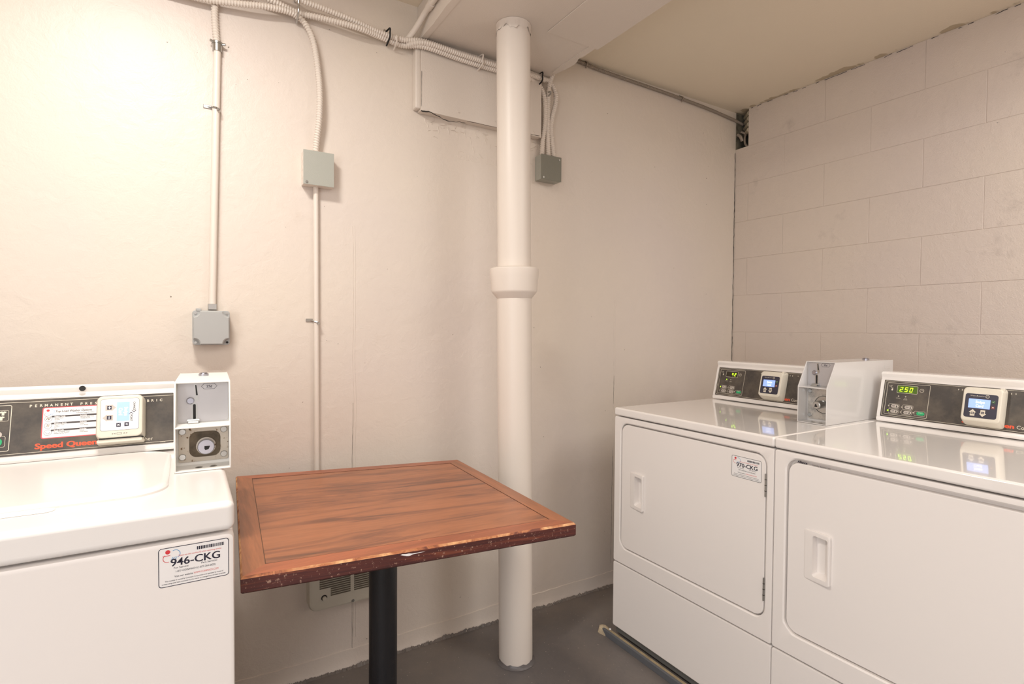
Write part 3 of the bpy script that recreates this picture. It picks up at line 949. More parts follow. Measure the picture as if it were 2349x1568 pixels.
def card_reader_upright(b_owner, F, S, u0, parts_parent):
    """swipe reader, screen on top of two arrows; F = console face frame, u0 = left edge"""
    U0, U1, V0, V1 = u0, u0 + .095, .029, .132
    b = B(); b.loft([rr(U0 + .002, U1 - .001, V0 - .009, V1 + .004, .008, .0003), rr(U0, U1 + .002, V0 - .008, V1 + .004, .010, .012), rr(U0, U1 + .001, V0 - .004, V1 + .002, .011, .024), rr(U0, U1, V0, V1, .011, .032), rr(U0 + .002, U1 - .002, V0 + .002, V1 - .002, .010, .038), rr(U0 + .0055, U1 - .0055, V0 + .0055, V1 - .0055, .008, .040)], True, True, 0, F)
    b.box(U1 - .010, U1 - .0005, V1 - .016, V1 + .0035, .013, .0335, .001, 1, 1, F)
    rd = b.build('card_reader', ['reader_body', 'reader_body'], parts_parent, S, label='off-white card reader with a navy face and lit screen')
    W = .0403
    b = B(); pill(b, F, U0 + .0085, U0 + .0855, V0 + .012, V0 + .0835, .006, .0395, W)
    b.build('face_panel', 'reader_navy', rd, S)
    b = B(); pill(b, F, U0 + .0175, U0 + .0685, V0 + .0405, V0 + .068, .001, W - .0002, W + .0003)
    b.build('screen', 'screen_blue', rd, S)
    b = B(); w2 = W + .0004
    b.text('Swipe', .0115, ft(F, U0 + .0345, V0 + .0555, w2), width=.021, fat=.0002)
    b.text('Card', .0115, ft(F, U0 + .0355, V0 + .0440, w2), width=.0175, fat=.0002)
    b.build('screen_lettering', 'screen_text', rd, S)
    b = B()
    for (cu, s) in ((U0 + .0295, 1), (U0 + .0535, -1)):
        cv = V0 + .0265
        pts = [(-.0055, -.0095), (.0055, -.0095), (.0055, .001), (.0088, .001), (0, .0105), (-.0088, .001), (-.0055, .001)]
        pts = [(cu + x, cv + y * s, w2 - .0002) for x, y in pts]
        b.poly(pts, 0, F); b.build('arrow_button', 'console_print', rd, S); b = B()
    b.text('WaveReader', .0048, ft(F, U0 + .0200, V0 + .0757, w2), spacing=1.2, width=.034)
    ring(b, F, U0 + .0605, V0 + .0772, .0046, .001, w2)
    b.text('asi', .004, ft(F, U0 + .0605, V0 + .0760, w2), align='CENTER', sx=.9)
    b.build('reader_lettering', 'console_print', rd, S)
    b = B()
    for cu, s in ((U0 + .0295, 1), (U0 + .0535, -1)):
        cv = V0 + .0250 if s > 0 else V0 + .0280
        b.loft([rr(cu - .0036, cu + .0036, cv - .0032, cv + .0032, .0004, w2 + .0001, 2)] * 1 + [rr(cu - .0036, cu + .0036, cv - .0032, cv + .0032, .0004, w2 + .0002, 2)], False, True, 0, F, smooth=False)
    b.build('button_centres', 'reader_navy', rd, S)
    b = B()
    for cu, s in ((U0 + .0295, 1), (U0 + .0535, -1)):
        cv = V0 + .0250 if s > 0 else V0 + .0280
        b.box(cu - .0025, cu + .0025, cv - .0007, cv + .0007, w2 + .0002, w2 + .0003, M=F)
        if s > 0: b.box(cu - .0007, cu + .0007, cv - .0025, cv + .0025, w2 + .0002, w2 + .0003, M=F)
    ck = lambda u, v: [(u - .0024, v + .0004), (u - .0008, v - .0014), (u + .0024, v + .0020), (u + .0018, v + .0024), (u - .0008, v - .0003), (u - .0019, v + .0009)]
    b.poly([(p[0], p[1], w2 + .0003) for p in ck(U0 + .0755, V0 + .0625)], 0, F)
    b.text('x', .007, ft(F, U0 + .0755, V0 + .0452, w2 + .0002), align='CENTER', bold=.0003)
    b.build('button_symbols', 'console_print', rd, S)
    b = B(); pill(b, F, U0 + .0715, U0 + .0795, V0 + .0590, V0 + .0665, .001, W, w2 + .0001); b.build('confirm_button', 'icon_green', rd, S)
    b = B(); pill(b, F, U0 + .0715, U0 + .0795, V0 + .0425, V0 + .0500, .001, W, w2 + .0001); b.build('cancel_button', 'icon_red', rd, S)
    return rd


def id_label(parent, S, F, u0, v0, code, k=1.0):
    """machine number sticker about 104 x 66 mm; F on the surface it sticks to"""
    Wd, Hh = .104 * k, .066 * k
    b = B(); pill(b, F, u0, u0 + Wd, v0, v0 + Hh, .005, .0001, .0003)
    lb = b.build('number_label', 'label_white', parent, S, label='white sticker reading ' + code)
    w = .00045
    b = B(); outline(b, F, u0, u0 + Wd, v0, v0 + Hh, .005, .0011, w)
    P = lambda u, v: ft(F, u0 + u * k, v0 + v * k, w)
    b.text(code, .0178 * k, P(.0175, .0335), bold=.0001, width=.0725 * k, fat=.0003)
    b.text('For Service:', .0046 * k, P(.022, .0285), width=.0215 * k)
    b.text('Para Servicio:', .0046 * k, P(.062, .0290), width=.024 * k)
    b.text('1-877-COINMACH (1-877-264-6622)', .0046 * k, P(.0245, .0222), width=.0585 * k)
    b.text('Visit our website', .0046 * k, P(.0225, .0140), width=.027 * k)
    b.text('This machine is owned by Coinmach Corporation and operated by virtue of', .0031 * k, P(.009, .0085), width=.086 * k)
    b.text('written assignable lease executed by the owner or management of these premises', .0031 * k, P(.0045, .0042), width=.094 * k)
    rnd = random.Random(5); x = .0555
    while x < .096:
        ww = rnd.choice((.0008, .0014, .002)) ; b.box(u0 + x * k, u0 + (x + ww) * k, v0 + .0545 * k, v0 + .0600 * k, w, w + .00005, M=F); x += ww + rnd.choice((.0006, .0009))
    b.build('label_print', 'label_ink', lb, S)
    b = B()
    b.text('Please use this machine ID when reporting service:', .0038 * k, P(.029, .0487), width=.0635 * k)
    b.build('red_print', 'label_red', lb, S); b = B()
    b.text('WWW.COINMACH.COM', .0046 * k, P(.0505, .0140), width=.037 * k)
    b.build('website_print', 'label_red', lb, S)
    b = B(); disc(b, F, u0 + .0135 * k, v0 + .0585 * k, .0036 * k, w); ring(b, F, u0 + .0130 * k, v0 + .0480 * k, .0068 * k, .0009 * k, w, 0, 20, 120, 290)
    b.box(u0 + .006 * k, u0 + .017 * k, v0 + .0520 * k, v0 + .0529 * k, w, w + .00005, M=F)
    b.build('red_emblem', 'label_redball', lb, S)
    b = B(); ring(b, F, u0 + .024 * k, v0 + .0535 * k, .0075 * k, .0010 * k, w, 0, 20, -60, 120)
    b.text('ASI', .0062 * k, P(.0175, .0448), shear=.3)
    b.build('blue_emblem', 'label_blue', lb, S)


def console_body(root, S, x0, x1, yb, yt, z0, ztop, dback, mat='enamel'):
    """slanted control console; returns its face frame (u along x from x0, v up the slope)"""
    V = Vector((0, yt - yb, ztop - z0)); Ln = V.length
    F = frame((x0, yb, z0), (1, 0, 0), V)
    def prof(x):
        p = [(0, -.002), (-.0015, .003), (0.0, .010), (0.0, .0135), (-.0008, .0140), (-.0008, .1410), (0, .1415), (.0012, .146), (.0005, .151), (-.004, .1565), (-.0065, .1605), (-.0065, .1645), (-.0035, .168)]
        pts = []
        for n_, v in p:
            q = F @ Vector((0, v, -n_))
            pts.append(Vector((x, q.y, q.z)))
        pts.append(Vector((x, yt + .03, ztop + .006)))
        pts.append(Vector((x, yt + dback, ztop + .002)))
        pts.append(Vector((x, yt + dback, z0 - .002)))
        return pts
    c = (prof(0)[0] + prof(0)[6]) / 2
    def shrink(pts, k, dx):
        ctr = Vector((pts[0].x, sum(p.y for p in pts) / len(pts), sum(p.z for p in pts) / len(pts)))
        return [Vector((p.x + dx, ctr.y + (p.y - ctr.y) * k, ctr.z + (p.z - ctr.z) * k)) for p in pts]
    b = B(); b.loft([shrink(prof(x0), .975, 0), prof(x0 + .003), prof(x1 - .003), shrink(prof(x1), .975, 0)], True, True, sharp_ := 0)
    o = b.build('console', mat, root, S, sharp=28)
    return o, F


def cabinet(root, S, wd, dp, zb, z_seam, z_top, lid_bev, mat='enamel'):
    b = B(); b.box(.002, wd - .002, .022, dp, .025, z_seam, .004, 2); b.build('cabinet', 'enamel_front', root, S)
    b = B()
    b.box(.0005, wd - .0005, -.003, dp, z_seam + .0025, z_top, lid_bev, 5)
    return b.build('top_panel', mat, root, S)


def dryer(label, loc, rotz, con_off, digits, glow, wide_gap, sticker):
    wd, dp = .680, .70
    t = thing('clothes_dryer', label, 'dryer', loc, rotz, None)
    S = Matrix.Translation((-wd / 2, -dp / 2, 0))
    cabinet(t, S, wd, dp, .03, .879, .912, .007)
    FF = frame((0, 0, 0), (1, 0, 0), (0, 0, 1))      # u = x, v = z, w outward (-y)
    D = (.040, .652, .368, .851)
    g = .0035
    gt = .010 if wide_gap else .0045
    dep = -.016
    # front panel around the door
    b = B()
    b.loft([rr(.001, wd - .001, .302, .8775, .006, -.03), rr(.001, wd - .001, .302, .8775, .006, -.004), rr(.002, wd - .002, .303, .8765, .006, -.001), rr(.005, wd - .005, .306, .8735, .006, 0),
            rr(D[0] - g - .004, D[1] + g + .004, D[2] - g - .004, D[3] + gt + .004, .038, 0), rr(D[0] - g, D[1] + g, D[2] - g, D[3] + gt, .035, -.003), rr(D[0] - g, D[1] + g, D[2] - g, D[3] + gt, .035, -.024)], False, False, 0, FF)
    b.build('front_panel', 'enamel_front', t, S)
    # door with a real pocket for the handle
    H = (.112, .157, .549, .664)
    sh = -.003 if not wide_gap else -.006
    b = B()
    b.loft([rr(*D, .032, -.028), rr(*D, .032, sh - .004), rr(D[0] + .001, D[1] - .001, D[2] + .001, D[3] - .001, .032, sh - .001), rr(D[0] + .004, D[1] - .004, D[2] + .004, D[3] - .004, .030, sh),
            rr(*H, .006, sh), rr(*H, .006, sh - .012)], True, False, 0, FF)
    door = b.build('door', 'enamel_front', t, S)
    b = B()
    def bow(L, k):   # bowed left and right sides
        vm = sum(p.y for p in L) / len(L); um = sum(p.x for p in L) / len(L); hh = max(p.y for p in L) - vm
        return [Vector((p.x + (1 if p.x > um else -1) * k * (1 - ((p.y - vm) / hh) ** 2), p.y, p.z)) for p in L]
    def tilt(L, k):  # the grip plate rises toward the right
        return [Vector((p.x, p.y, p.z + k * (p.x - .09) / .07)) for p in L]
    b.loft([bow(rr(.090, .162, .537, .675, .006, sh + .0002), .003), tilt(bow(rr(.0903, .1615, .5375, .6745, .006, sh + .0006), .003), .007), tilt(bow(rr(.094, .1590, .540, .672, .005, sh + .0014), .003), .008),
            tilt(rr(.1135, .1560, .5505, .6625, .006, sh + .0010), .008), rr(.1142, .1548, .552, .661, .008, sh + .001), rr(.1150, .1275, .560, .657, .005, sh - .026)], False, True, 0, FF)
    b.build('handle', 'enamel_front', door, S)
    for zc in (.765, .456):
        b = B()
        b.tube([(D[1] + g * .6, -.0005, zc - .034), (D[1] + g * .6, -.0005, zc + .034)], .0028, 10)
        for q in (-.017, 0, .017): b.tube([(D[1] + g * .6, -.0006, zc + q - .0008), (D[1] + g * .6, -.0006, zc + q + .0008)], .0031, 10, 1)
        b.build('hinge', ['steel', 'gap_dark'], door, S)
    # lower panel, kick plate, feet
    b = B(); b.loft([rr(.001, wd - .001, .040, .298, .006, -.03), rr(.001, wd - .001, .040, .298, .006, -.004), rr(.002, wd - .002, .041, .297, .006, -.001), rr(.005, wd - .005, .044, .294, .006, 0)], True, True, 0, FF)
    b.build('lower_panel', 'enamel_front', t, S)
    b = B(); b.box(.006, wd - .006, .014, .05, .010, .040, .002, 1); b.build('kick_plate', 'kick_grey', t, S)
    for fx in (.05, wd - .05):
        for fy in (.08, dp - .06):
            b = B(); b.cyl((fx, fy, 0), (0, 0, 1), .018, .026, 14); b.build('foot', 'dark', t, S)
    # console
    ins = con_off
    con, F = console_body(t, S, ins, ins + .540, .573, .612, .917, 1.078, .055)
    b = B(); pill(b, F, .011, .534, .0140, .1400, .002, .0004, .0012); b.build('control_panel', 'console_black', con, S)
    w = .0014
    b = B()
    outline(b, F, .0145, .560 - .030, .0180, .1372, .003, .0009, w)
    outline(b, F, .0215, .1455, .0238, .1318, .003, .0010, w)
    outline(b, F, .0515, .1115, .0990, .1255, .003, .0009, w)
    ring(b, F, .123, .1125, .0060, .0009, w); b.box(.1226, .1234, .1125, .1162, w, w + .0001, M=F); b.box(.123, .1262, .1121, .1129, w, w + .0001, M=F)
    for (x, y) in ((.0495, .0530), (.0893, .0530), (.0492, .0356), (.0880, .0356), (.1250, .0370)):
        outline(b, F, x - .0155, x + .0155, y - .0078, y + .0078, .004, .0006, w)
    hdr = 'PERMANENT PRESS'; uu = .2195
    for ch in hdr:
        if ch != ' ': b.text(ch, .0068, ft(F, uu, .1245, w), align='CENTER', bold=.0001)
        uu += .00968
    disc(b, F, .3778, .1275, .0014, w)
    b.text('Commercial Dryer', .0150, ft(F, .3650, .0262, w), width=.108)
    b.text('DRYING', .0030, ft(F, .0588, .0800, w), align='CENTER', sx=1.1); b.text('COOL', .0030, ft(F, .0798, .0800, w), align='CENTER', sx=1.1); b.text('DOWN', .0030, ft(F, .0798, .0766, w), align='CENTER', sx=1.1)
    # little card-swipe and coin pictures at the left of the display
    b.poly([(.030, .1195, w), (.0365, .1160, w), (.0365, .1168, w), (.032, .1195, w), (.0365, .1222, w), (.0365, .1235, w)], 0, F)
    b.box(.026, .031, .1190, .1200, w, w + .0001, M=F)
    b.poly([(.0345, .1060, w), (.0385, .1048, w), (.0400, .1100, w), (.0385, .1125, w), (.0360, .1120, w)], 0, F)
    b.box(.0325, .0400, .1140, .1146, w, w + .0001, M=F)
    b.build('panel_lettering', 'console_print', con, S)
    b = B(); b.text('Speed Queen', .0172, ft(F, .2375, .0262, w), bold=.00025, width=.1215, fat=.0006); b.build('red_lettering', 'console_red', con, S)
    b = B(); pill(b, F, .0525, .1105, .1000, .1245, .002, .0012, .00145); b.build('display', 'display_green' if glow else 'display_dim', con, S)
    # seven-segment digits
    SEG = {'0': 'abcdef', '2': 'abged', '4': 'fgbc', '5': 'afgcd'}
    b = B()
    dw, dh, tk = .0088, .0150, .0021
    u = .0590 if glow else .0800
    if not glow: dw = .0075; dh = .0140
    for ch in digits:
        for s in SEG[ch]:
            v = .1042
            R = {'a': (0, dw, dh - tk, dh), 'd': (0, dw, 0, tk), 'g': (0, dw, dh / 2 - tk / 2, dh / 2 + tk / 2), 'f': (0, tk, dh / 2, dh), 'b': (dw - tk, dw, dh / 2, dh), 'e': (0, tk, 0, dh / 2), 'c': (dw - tk, dw, 0, dh / 2)}[s]
            sl = lambda x, y: (u + x + (y) * .14, v + y, w + .0002)
            b.poly([sl(R[0] + .0003, R[2] + .0002), sl(R[1] - .0003, R[2] + .0002), sl(R[1] - .0003, R[3] - .0002), sl(R[0] + .0003, R[3] - .0002)], 0, F)
        u += dw + .0055
    b.build('display_digits', 'digit_glow', con, S)
    for i, (x, y) in enumerate(((.0495, .0530), (.0893, .0530), (.0492, .0356), (.0880, .0356), (.1250, .0370))):
        b = B(); pill(b, F, x - .0085, x + .0135, y - .0054, y + .0054, .005, .0012, .0022)
        if i < 4:
            b.box(x - .0055, x + .003, y + .0008, y + .0018, .0022, .0023, mi=1, M=F); b.box(x - .0055, x + .002, y - .0018, y - .0008, .0022, .0023, mi=1, M=F)
            b.box(x + .0072, x + .0088, y - .002, y + .0036, .0022, .0023, mi=1, M=F); disc(b, F, x + .008, y - .0022, .0018, .0023, 1, 10)
        else:
            b.text('START', .0042, ft(F, x + .0025, y + .0010, .0022), mi=2, align='CENTER')
        b.build('button', ['button_grey' if i < 4 else 'button_green', 'dark', 'console_print'], con, S, label='green start button' if i == 4 else None)
    on = ((.0333, .0530) if not glow else (.0325, .0366))
    leds = [(.0333, .0530), (.0728, .0520), (.0325, .0366), (.0710, .0352), (.1075, .0380), (.0588, .0877), (.0795, .0880)]
    for i, p in enumerate(leds):
        lit = (p == on) or (i == 5 and not glow)
        b = B(); F_ = F; pill(b, F, p[0] - .0021, p[0] + .0021, p[1] - .0021, p[1] + .0021, .002, .0012, .0020)
        b.build('indicator', 'led_on' if lit else 'led_off', con, S)
    card_reader_upright(None, F, S, .2435, t)
    if sticker:
        Fd = frame((0, -(sh) * 1.0, 0), (1, 0, 0), (0, 0, 1))
        id_label(t, S, Fd, .536, .7665, '970-CKG', .985)
    return t


D1 = dryer('white dryer nearest the corner, its door marked with a 970-CKG sticker', (1.457 + .35, 1.614 - .34, 0), -PI / 2, .009, '42', False, False, True)
D2 = dryer('white dryer in the foreground at right with a plain door and 250 on its display', (1.457 + .35, .934 - .34, 0), -PI / 2, .002, '250', True, True, False)
# maker's name in the door recess of the near dryer
b = B(); F = frame((1.4625, .934, 0), (0, -1, 0), (0, 0, 1))
b.text('Alliance', .0085, ft(F, .066, .8518, 0), bold=.0003); b.text('Laundry Systems LLC', .0055, ft(F, .108, .8518, 0))
o = b.build('maker_lettering', 'label_ink', D2, Matrix.Translation((-(D2.location.x), -(D2.location.y), 0)))
o.data.transform(Matrix.Rotation(PI / 2, 4, 'Z'))

# ------------------------------------------------------------------ washer
WW, WD = .680, .66
WX0, WY0 = -.607, 1.060
W = thing('washing_machine', 'white top-loading washing machine with a 946-CKG sticker, left of the table', 'washer', (WX0 + WW / 2, WY0 + WD / 2, 0))
S = Matrix.Translation((-WW / 2, -WD / 2, 0))
cabinet(W, S, WW, WD, .03, .860, .914, .012, 'enamel_washer')
FF = frame((0, 0, 0), (1, 0, 0), (0, 0, 1))
b = B(); b.loft([rr(.001, WW - .001, .035, .8575, .010, -.03), rr(.001, WW - .001, .035, .8575, .010, -.010), rr(.003, WW - .003, .037, .8555, .010, -.003), rr(.009, WW - .009, .043, .8495, .010, 0)], True, True, 0, FF)
b.build('front_panel', 'enamel_front', W, S)
b = B(); b.box(.01, WW - .01, .02, .05, .008, .035); b.build('kick_plate', 'kick_grey', W, S)
for fx in (.05, WW - .05):
    for fy in (.06, WD - .06):
        b = B(); b.cyl((fx, fy, 0), (0, 0, 1), .018, .03, 14); b.build('foot', 'dark', W, S)
id_label(W, S, FF, .566, .784, '946-CKG', 1.0)
# lid: raised rounded plate with a dished front
FT = frame((0, 0, .914), (1, 0, 0), (0, 1, 0))
b = B()
b.loft([rr(.045, .577, .100, .482, .06, -.002, 10), rr(.045, .577, .100, .482, .06, .004, 10), rr(.049, .573, .104, .480, .058, .0075, 10), rr(.060, .562, .115, .474, .05, .0092, 10)], False, True, 0, FT)
lid = b.build('lid', 'enamel_washer', W, S)
b = B(); b.loft([rr(.16, .42, .080, .108, .013, .0004, 8), rr(.165, .415, .083, .108, .012, .0022, 8), rr(.175, .405, .088, .106, .009, .0028, 8)], False, True, 0, FT)
b.build('lid_grip', 'enamel_washer', lid, S)
# console
yb, yt, z0, zt = 1.555 - WY0, 1.6095 - WY0, .922, 1.072
con, F = console_body(W, S, 0, .584, yb, yt, z0, zt, .05)
kx = -.023    # readings were taken from x = -.63
w = .0014
b = B(); pill(b, F, .010, .5805, .0135, .1385, .002, .0004, .0012); b.build('control_panel', 'console_black', con, S)
b = B()
outline(b, F, .0135, .60, .0175, .1330, .003, .0009, w)
outline(b, F, .02, .2770, .0250, .1275, .004, .0012, w)
outline(b, F, .13, .2725, .0915, .1160, .003, .0006, w)
for su, sv in ((.2625, .1095), (.2600, .0985)):
    b.poly([(su + x * .0042, sv + y * .0042, w) for x, y in ((-.45, -1.1), (.6, -1.1), (.6, .2), (1.1, .1), (1.5, .7), (.5, 1.1), (.25, .9), (-.15, .9), (-.4, 1.1), (-1.4, .7), (-1.0, .1), (-.45, .2))], 0, F)
b.text('WARM', .0042, ft(F, .253, .0965, w), align='RIGHT', bold=.0001)
b.text('HEAVY', .0042, ft(F, .254, .0745, w), align='RIGHT', bold=.0001)
uu = .3313 + kx
for ch in 'PERMANENT': b.text(ch, .0082, ft(F, uu, .1200, w), align='CENTER', bold=.0002); uu += .0090
uu = .4213 + kx
for ch in 'PRESS': b.text(ch, .0082, ft(F, uu, .1195, w), align='CENTER', bold=.0002); uu += .0090
uu = .5505 + kx - .0178
for ch in 'FABRIC': b.text(ch, .0082, ft(F, uu, .1185, w), align='CENTER', bold=.0002); uu += .0089
b.text('Commercial Washer', .0128, ft(F, .4590 + kx, .0232, w), width=.102)
b.text('202416', .0035, ft(F, .5760 + kx, .0160, w))
b.build('panel_lettering', 'console_print', con, S)
b = B(); b.text('Speed Queen', .0172, ft(F, .3432 + kx, .0247, w), bold=.00025, width=.1095, fat=.0006); b.build('red_lettering', 'console_red', con, S)
b = B(); pill(b, F, .236, .2640, .0555, .0690, .0065, .0012, .0024); b.text('CANCEL', .004, ft(F, .250, .0608, .0025), 1, 'CENTER'); b.build('button', ['button_grey', 'dark'], con, S)
b = B(); outline(b, F, .225, .2700, .0345, .0590, .004, .0007, w); b.build('button_frame', 'console_print', con, S)
b = B(); pill(b, F, .232, .2650, .0375, .0540, .007, .0012, .0026); b.build('button', 'button_green', con, S, label='green start button')
b = B(); b.cyl(F @ Vector((.4224 + kx, .1575, .0058)), F.to_3x3() @ Vector((0, 0, 1)), .0062, .0022, 18); b.build('hole_plug', 'dark', con, S)
b = B(); pill(b, F, .20, .385, .1405, .1440, .002, .0005, .0018); b.build('light_strip', 'white_satin', con, S)
# options sticker
b = B(); U0, U1, V0, V1 = .3520 + kx, .4560 + kx, .0462, .1178
pill(b, F, U0, U1, V0, V1, .004, .0012, .0015); st = b.build('options_sticker', 'sticker_red', con, S, label='white sticker with red rim titled Top Load Washer Options')
b = B(); pill(b, F, U0 + .002, U1 - .002, V0 + .002, V1 - .002, .003, .0015, .0016)
b.build('sticker_face', 'label_white', st, S) if False else None
b = B()
pill(b, F, U0 + .002, U1 - .002, V0 + .002, V1 - .002, .003, .0015, .0017)
w3 = .00185
b.text('Top Load Washer Options', .0074, ft(F, U0 + .0235, V1 - .0130, w3), 1, shear=.25, width=.066, fat=.0001)
b.text('Additional charge for Heavy', .0030, ft(F, U0 + .060, V1 - .0175, w3), 1)
for i, (ttl, l1, l2, l3, r1, r2) in enumerate((('Heavy Cycle', '*Grass Stains', '*Grease', '*Mud', '*EXTRA Wash Time', '*THREE Rinses'), ('Medium Cycle', '*Regular Wash', '*Colors', '*Dirt', '*Wash', '*Two Rinses'), ('Small Cycle', '*Low Fill Regular Wash', '*Water Saving Option', '', '*Wash', '*Two Rinses'))):
    vt = V1 - .0225 - i * .0158
    b.box(U0 + .017, U1 - .002, vt - .0016, vt + .0022, w3, w3 + .00005, mi=2, M=F)
    b.text(ttl, .0038, ft(F, U0 + .022, vt - .0012, w3 + .0001), 0, bold=.0001); b.text('Includes', .0038, ft(F, U0 + .068, vt - .0012, w3 + .0001), 0, bold=.0001)
    for j, s in enumerate((l1, l2, l3)):
        if s: b.text(s, .0030, ft(F, U0 + .022, vt - .0048 - j * .0034, w3), 1)
    for j, s in enumerate((r1, r2)): b.text(s, .0030, ft(F, U0 + .068, vt - .0048 - j * .0034, w3), 1)
    ring(b, F, U0 + .0115, vt - .0042, .0068, .0005, w3, 1)
    cu, cv = U0 + .0115, vt - .0042
    if i < 2:
        b.poly([(cu + x * .0031, cv + y * .0031, w3) for x, y in ((-.45, -1.1), (.6, -1.1), (.6, .2), (1.1, .1), (1.5, .7), (.5, 1.1), (.25, .9), (-.15, .9), (-.4, 1.1), (-1.4, .7), (-1.0, .1), (-.45, .2))][::1], 3, F)
        for q in range(4 if i == 0 else 2): disc(b, F, cu + (-.003 + .002 * q), cv + (.002 if q % 2 else -.0018), .0009, w3 + .0002, 1, 8)
    else:
        b.poly([(cu - .004, cv + .002, w3), (cu - .0025, cv - .003, w3), (cu + .0025, cv - .003, w3), (cu + .004, cv + .002, w3), (cu + .0035, cv + .002, w3), (cu + .0022, cv - .0024, w3), (cu - .0022, cv - .0024, w3), (cu - .0035, cv + .002, w3)], 1, F)
disc(b, F, U0 + .0100, V1 - .0075, .0028, w3, 4); ring(b, F, U0 + .0085, V1 - .0165, .0045, .0005, w3, 4, 14, 120, 290)
ring(b, F, U0 + .0160, V1 - .0105, .0055, .0006, w3, 5, 14, -60, 100); b.text('ASI', .0042, ft(F, U0 + .0125, V1 - .0180, w3), 5, shear=.3)
b.build('sticker_print', ['label_white', 'sticker_grey', 'sticker_grey', 'button_grey', 'label_redball', 'label_blue'], st, S)

# rotated card reader on the washer console
U0, U1, V0, V1 = .4535 + kx, .5430 + kx, .0290, .1300
b = B()
b.loft([rr(U0 + .001, U1 + .003, V0 - .002, V1 - .002, .010, .0003), rr(U0, U1 + .003, V0 - .001, V1, .012, .014), rr(U0, U1, V0, V1, .012, .032), rr(U0 + .002, U1 - .002, V0 + .002, V1 - .002, .011, .037), rr(U0 + .006, U1 - .006, V0 + .006, V1 - .006, .009, .039)], True, True, 0, F)
rd = b.build('card_reader', 'reader_body', W, S, label='off-white card reader mounted sideways with a white face')
b = B(); b.loft([rr(U0 + .001, U1 + .002, V0 - .0095, V0 - .0005, .004, .002), rr(U0 + .001, U1 + .002, V0 - .0095, V0 - .0008, .004, .028), rr(U0 + .003, U1 - .002, V0 - .0085, V0 - .0015, .003, .034)], True, True, 0, F)
b.build('swipe_lip', 'reader_body', rd, S)
b = B(); b.box(U0 + .006, U1 + .0005, V0 - .0012, V0 + .0004, .004, .0362, M=F); b.build('swipe_slot', 'dark', rd, S)
Wz = .0393
b = B(); pill(b, F, U0 + .0085, U1 - .0085, V0 + .0175, V1 - .0095, .005, .038, Wz); outline(b, F, U0 + .0080, U1 - .0080, V0 + .0170, V1 - .0090, .005, .0005, Wz, 1)
b.build('face_panel', ['reader_white', 'sticker_grey'], rd, S)
b = B(); pill(b, F, U0 + .0385, U0 + .0630, V0 + .038, V0 + .0835, .001, Wz - .0002, Wz + .0002); b.build('screen', 'screen_blue', rd, S)
R90 = Matrix.Rotation(-PI / 2, 4, 'Z')
b = B(); w2 = Wz + .0004
b.text('Swipe', .0098, ft(F, U0 + .0530, V0 + .0605, w2) @ R90, align='CENTER', sx=.9, bold=.0002)
b.text('Card', .0098, ft(F, U0 + .0425, V0 + .0605, w2) @ R90, align='CENTER', sx=.9, bold=.0002)
b.build('screen_lettering', 'screen_text', rd, S)
b = B()
b.text('CHANGE', .0062, ft(F, U0 + .0700, V0 + .0830, w2) @ R90, sx=.85)
b.text('POINT', .0062, ft(F, U0 + .0645, V0 + .0520, w2) @ R90, sx=.85)
for du, s in ((.0715, 1), (.0660, -1)):
    cv = V0 + .0595 if s > 0 else V0 + .0560
    b.poly([(U0 + du + x, cv + y * s, w2) for x, y in ((-.0048, .003), (-.0038, .003), (0, -.0008), (.0038, .003), (.0048, .003), (0, -.0026))], 1, F)
for cu, cv in ((U0 + .0425, V0 + .0295), (U0 + .0578, V0 + .0300)):
    pill(b, F, cu - .0042, cu + .0042, cv - .0045, cv + .0045, .0005, Wz, w2, 1)
for (cv, s) in ((V0 + .0710, 1), (V0 + .0475, -1)):
    cu = U0 + .0245
    b.poly([(cu + x * s, cv + y, w2 - .0001) for x, y in ((-.0075, -.0065), (.004, -.0065), (.004, -.0085), (.0125, 0), (.004, .0085), (.004, .0065), (-.0075, .0065))], 2, F)
    b.box(cu - .0042, cu + .0042, cv - .0042, cv + .0042, w2, w2 + .0001, mi=1, M=F)
    b.box(cu - .0007, cu + .0007, cv - .0030, cv + .0030, w2 + .0001, w2 + .0002, mi=3, M=F)
    if s > 0: b.box(cu - .0030, cu + .0030, cv - .0007, cv + .0007, w2 + .0001, w2 + .0002, mi=3, M=F)
b.text('x', .0085, ft(F, U0 + .0425, V0 + .0275, w2 + .0001), 3, 'CENTER', .0003)
b.text('<', .0075, ft(F, U0 + .0578, V0 + .0275, w2 + .0001), 3, 'CENTER', .0004)
b.text('<<', .0060, ft(F, U0 + .0300, V0 + .0075, Wz), 0, spacing=1.3); b.text('>>', .0060, ft(F, U0 + .0520, V0 + .0075, Wz), 0, spacing=1.3)
outline(b, F, U0 + .0395, U0 + .0490, V0 + .0075, V0 + .0115, .0005, .0005, Wz, 1)
b.build('face_print', ['sticker_grey', 'icon_dark', 'button_grey', 'reader_white'], rd, S)


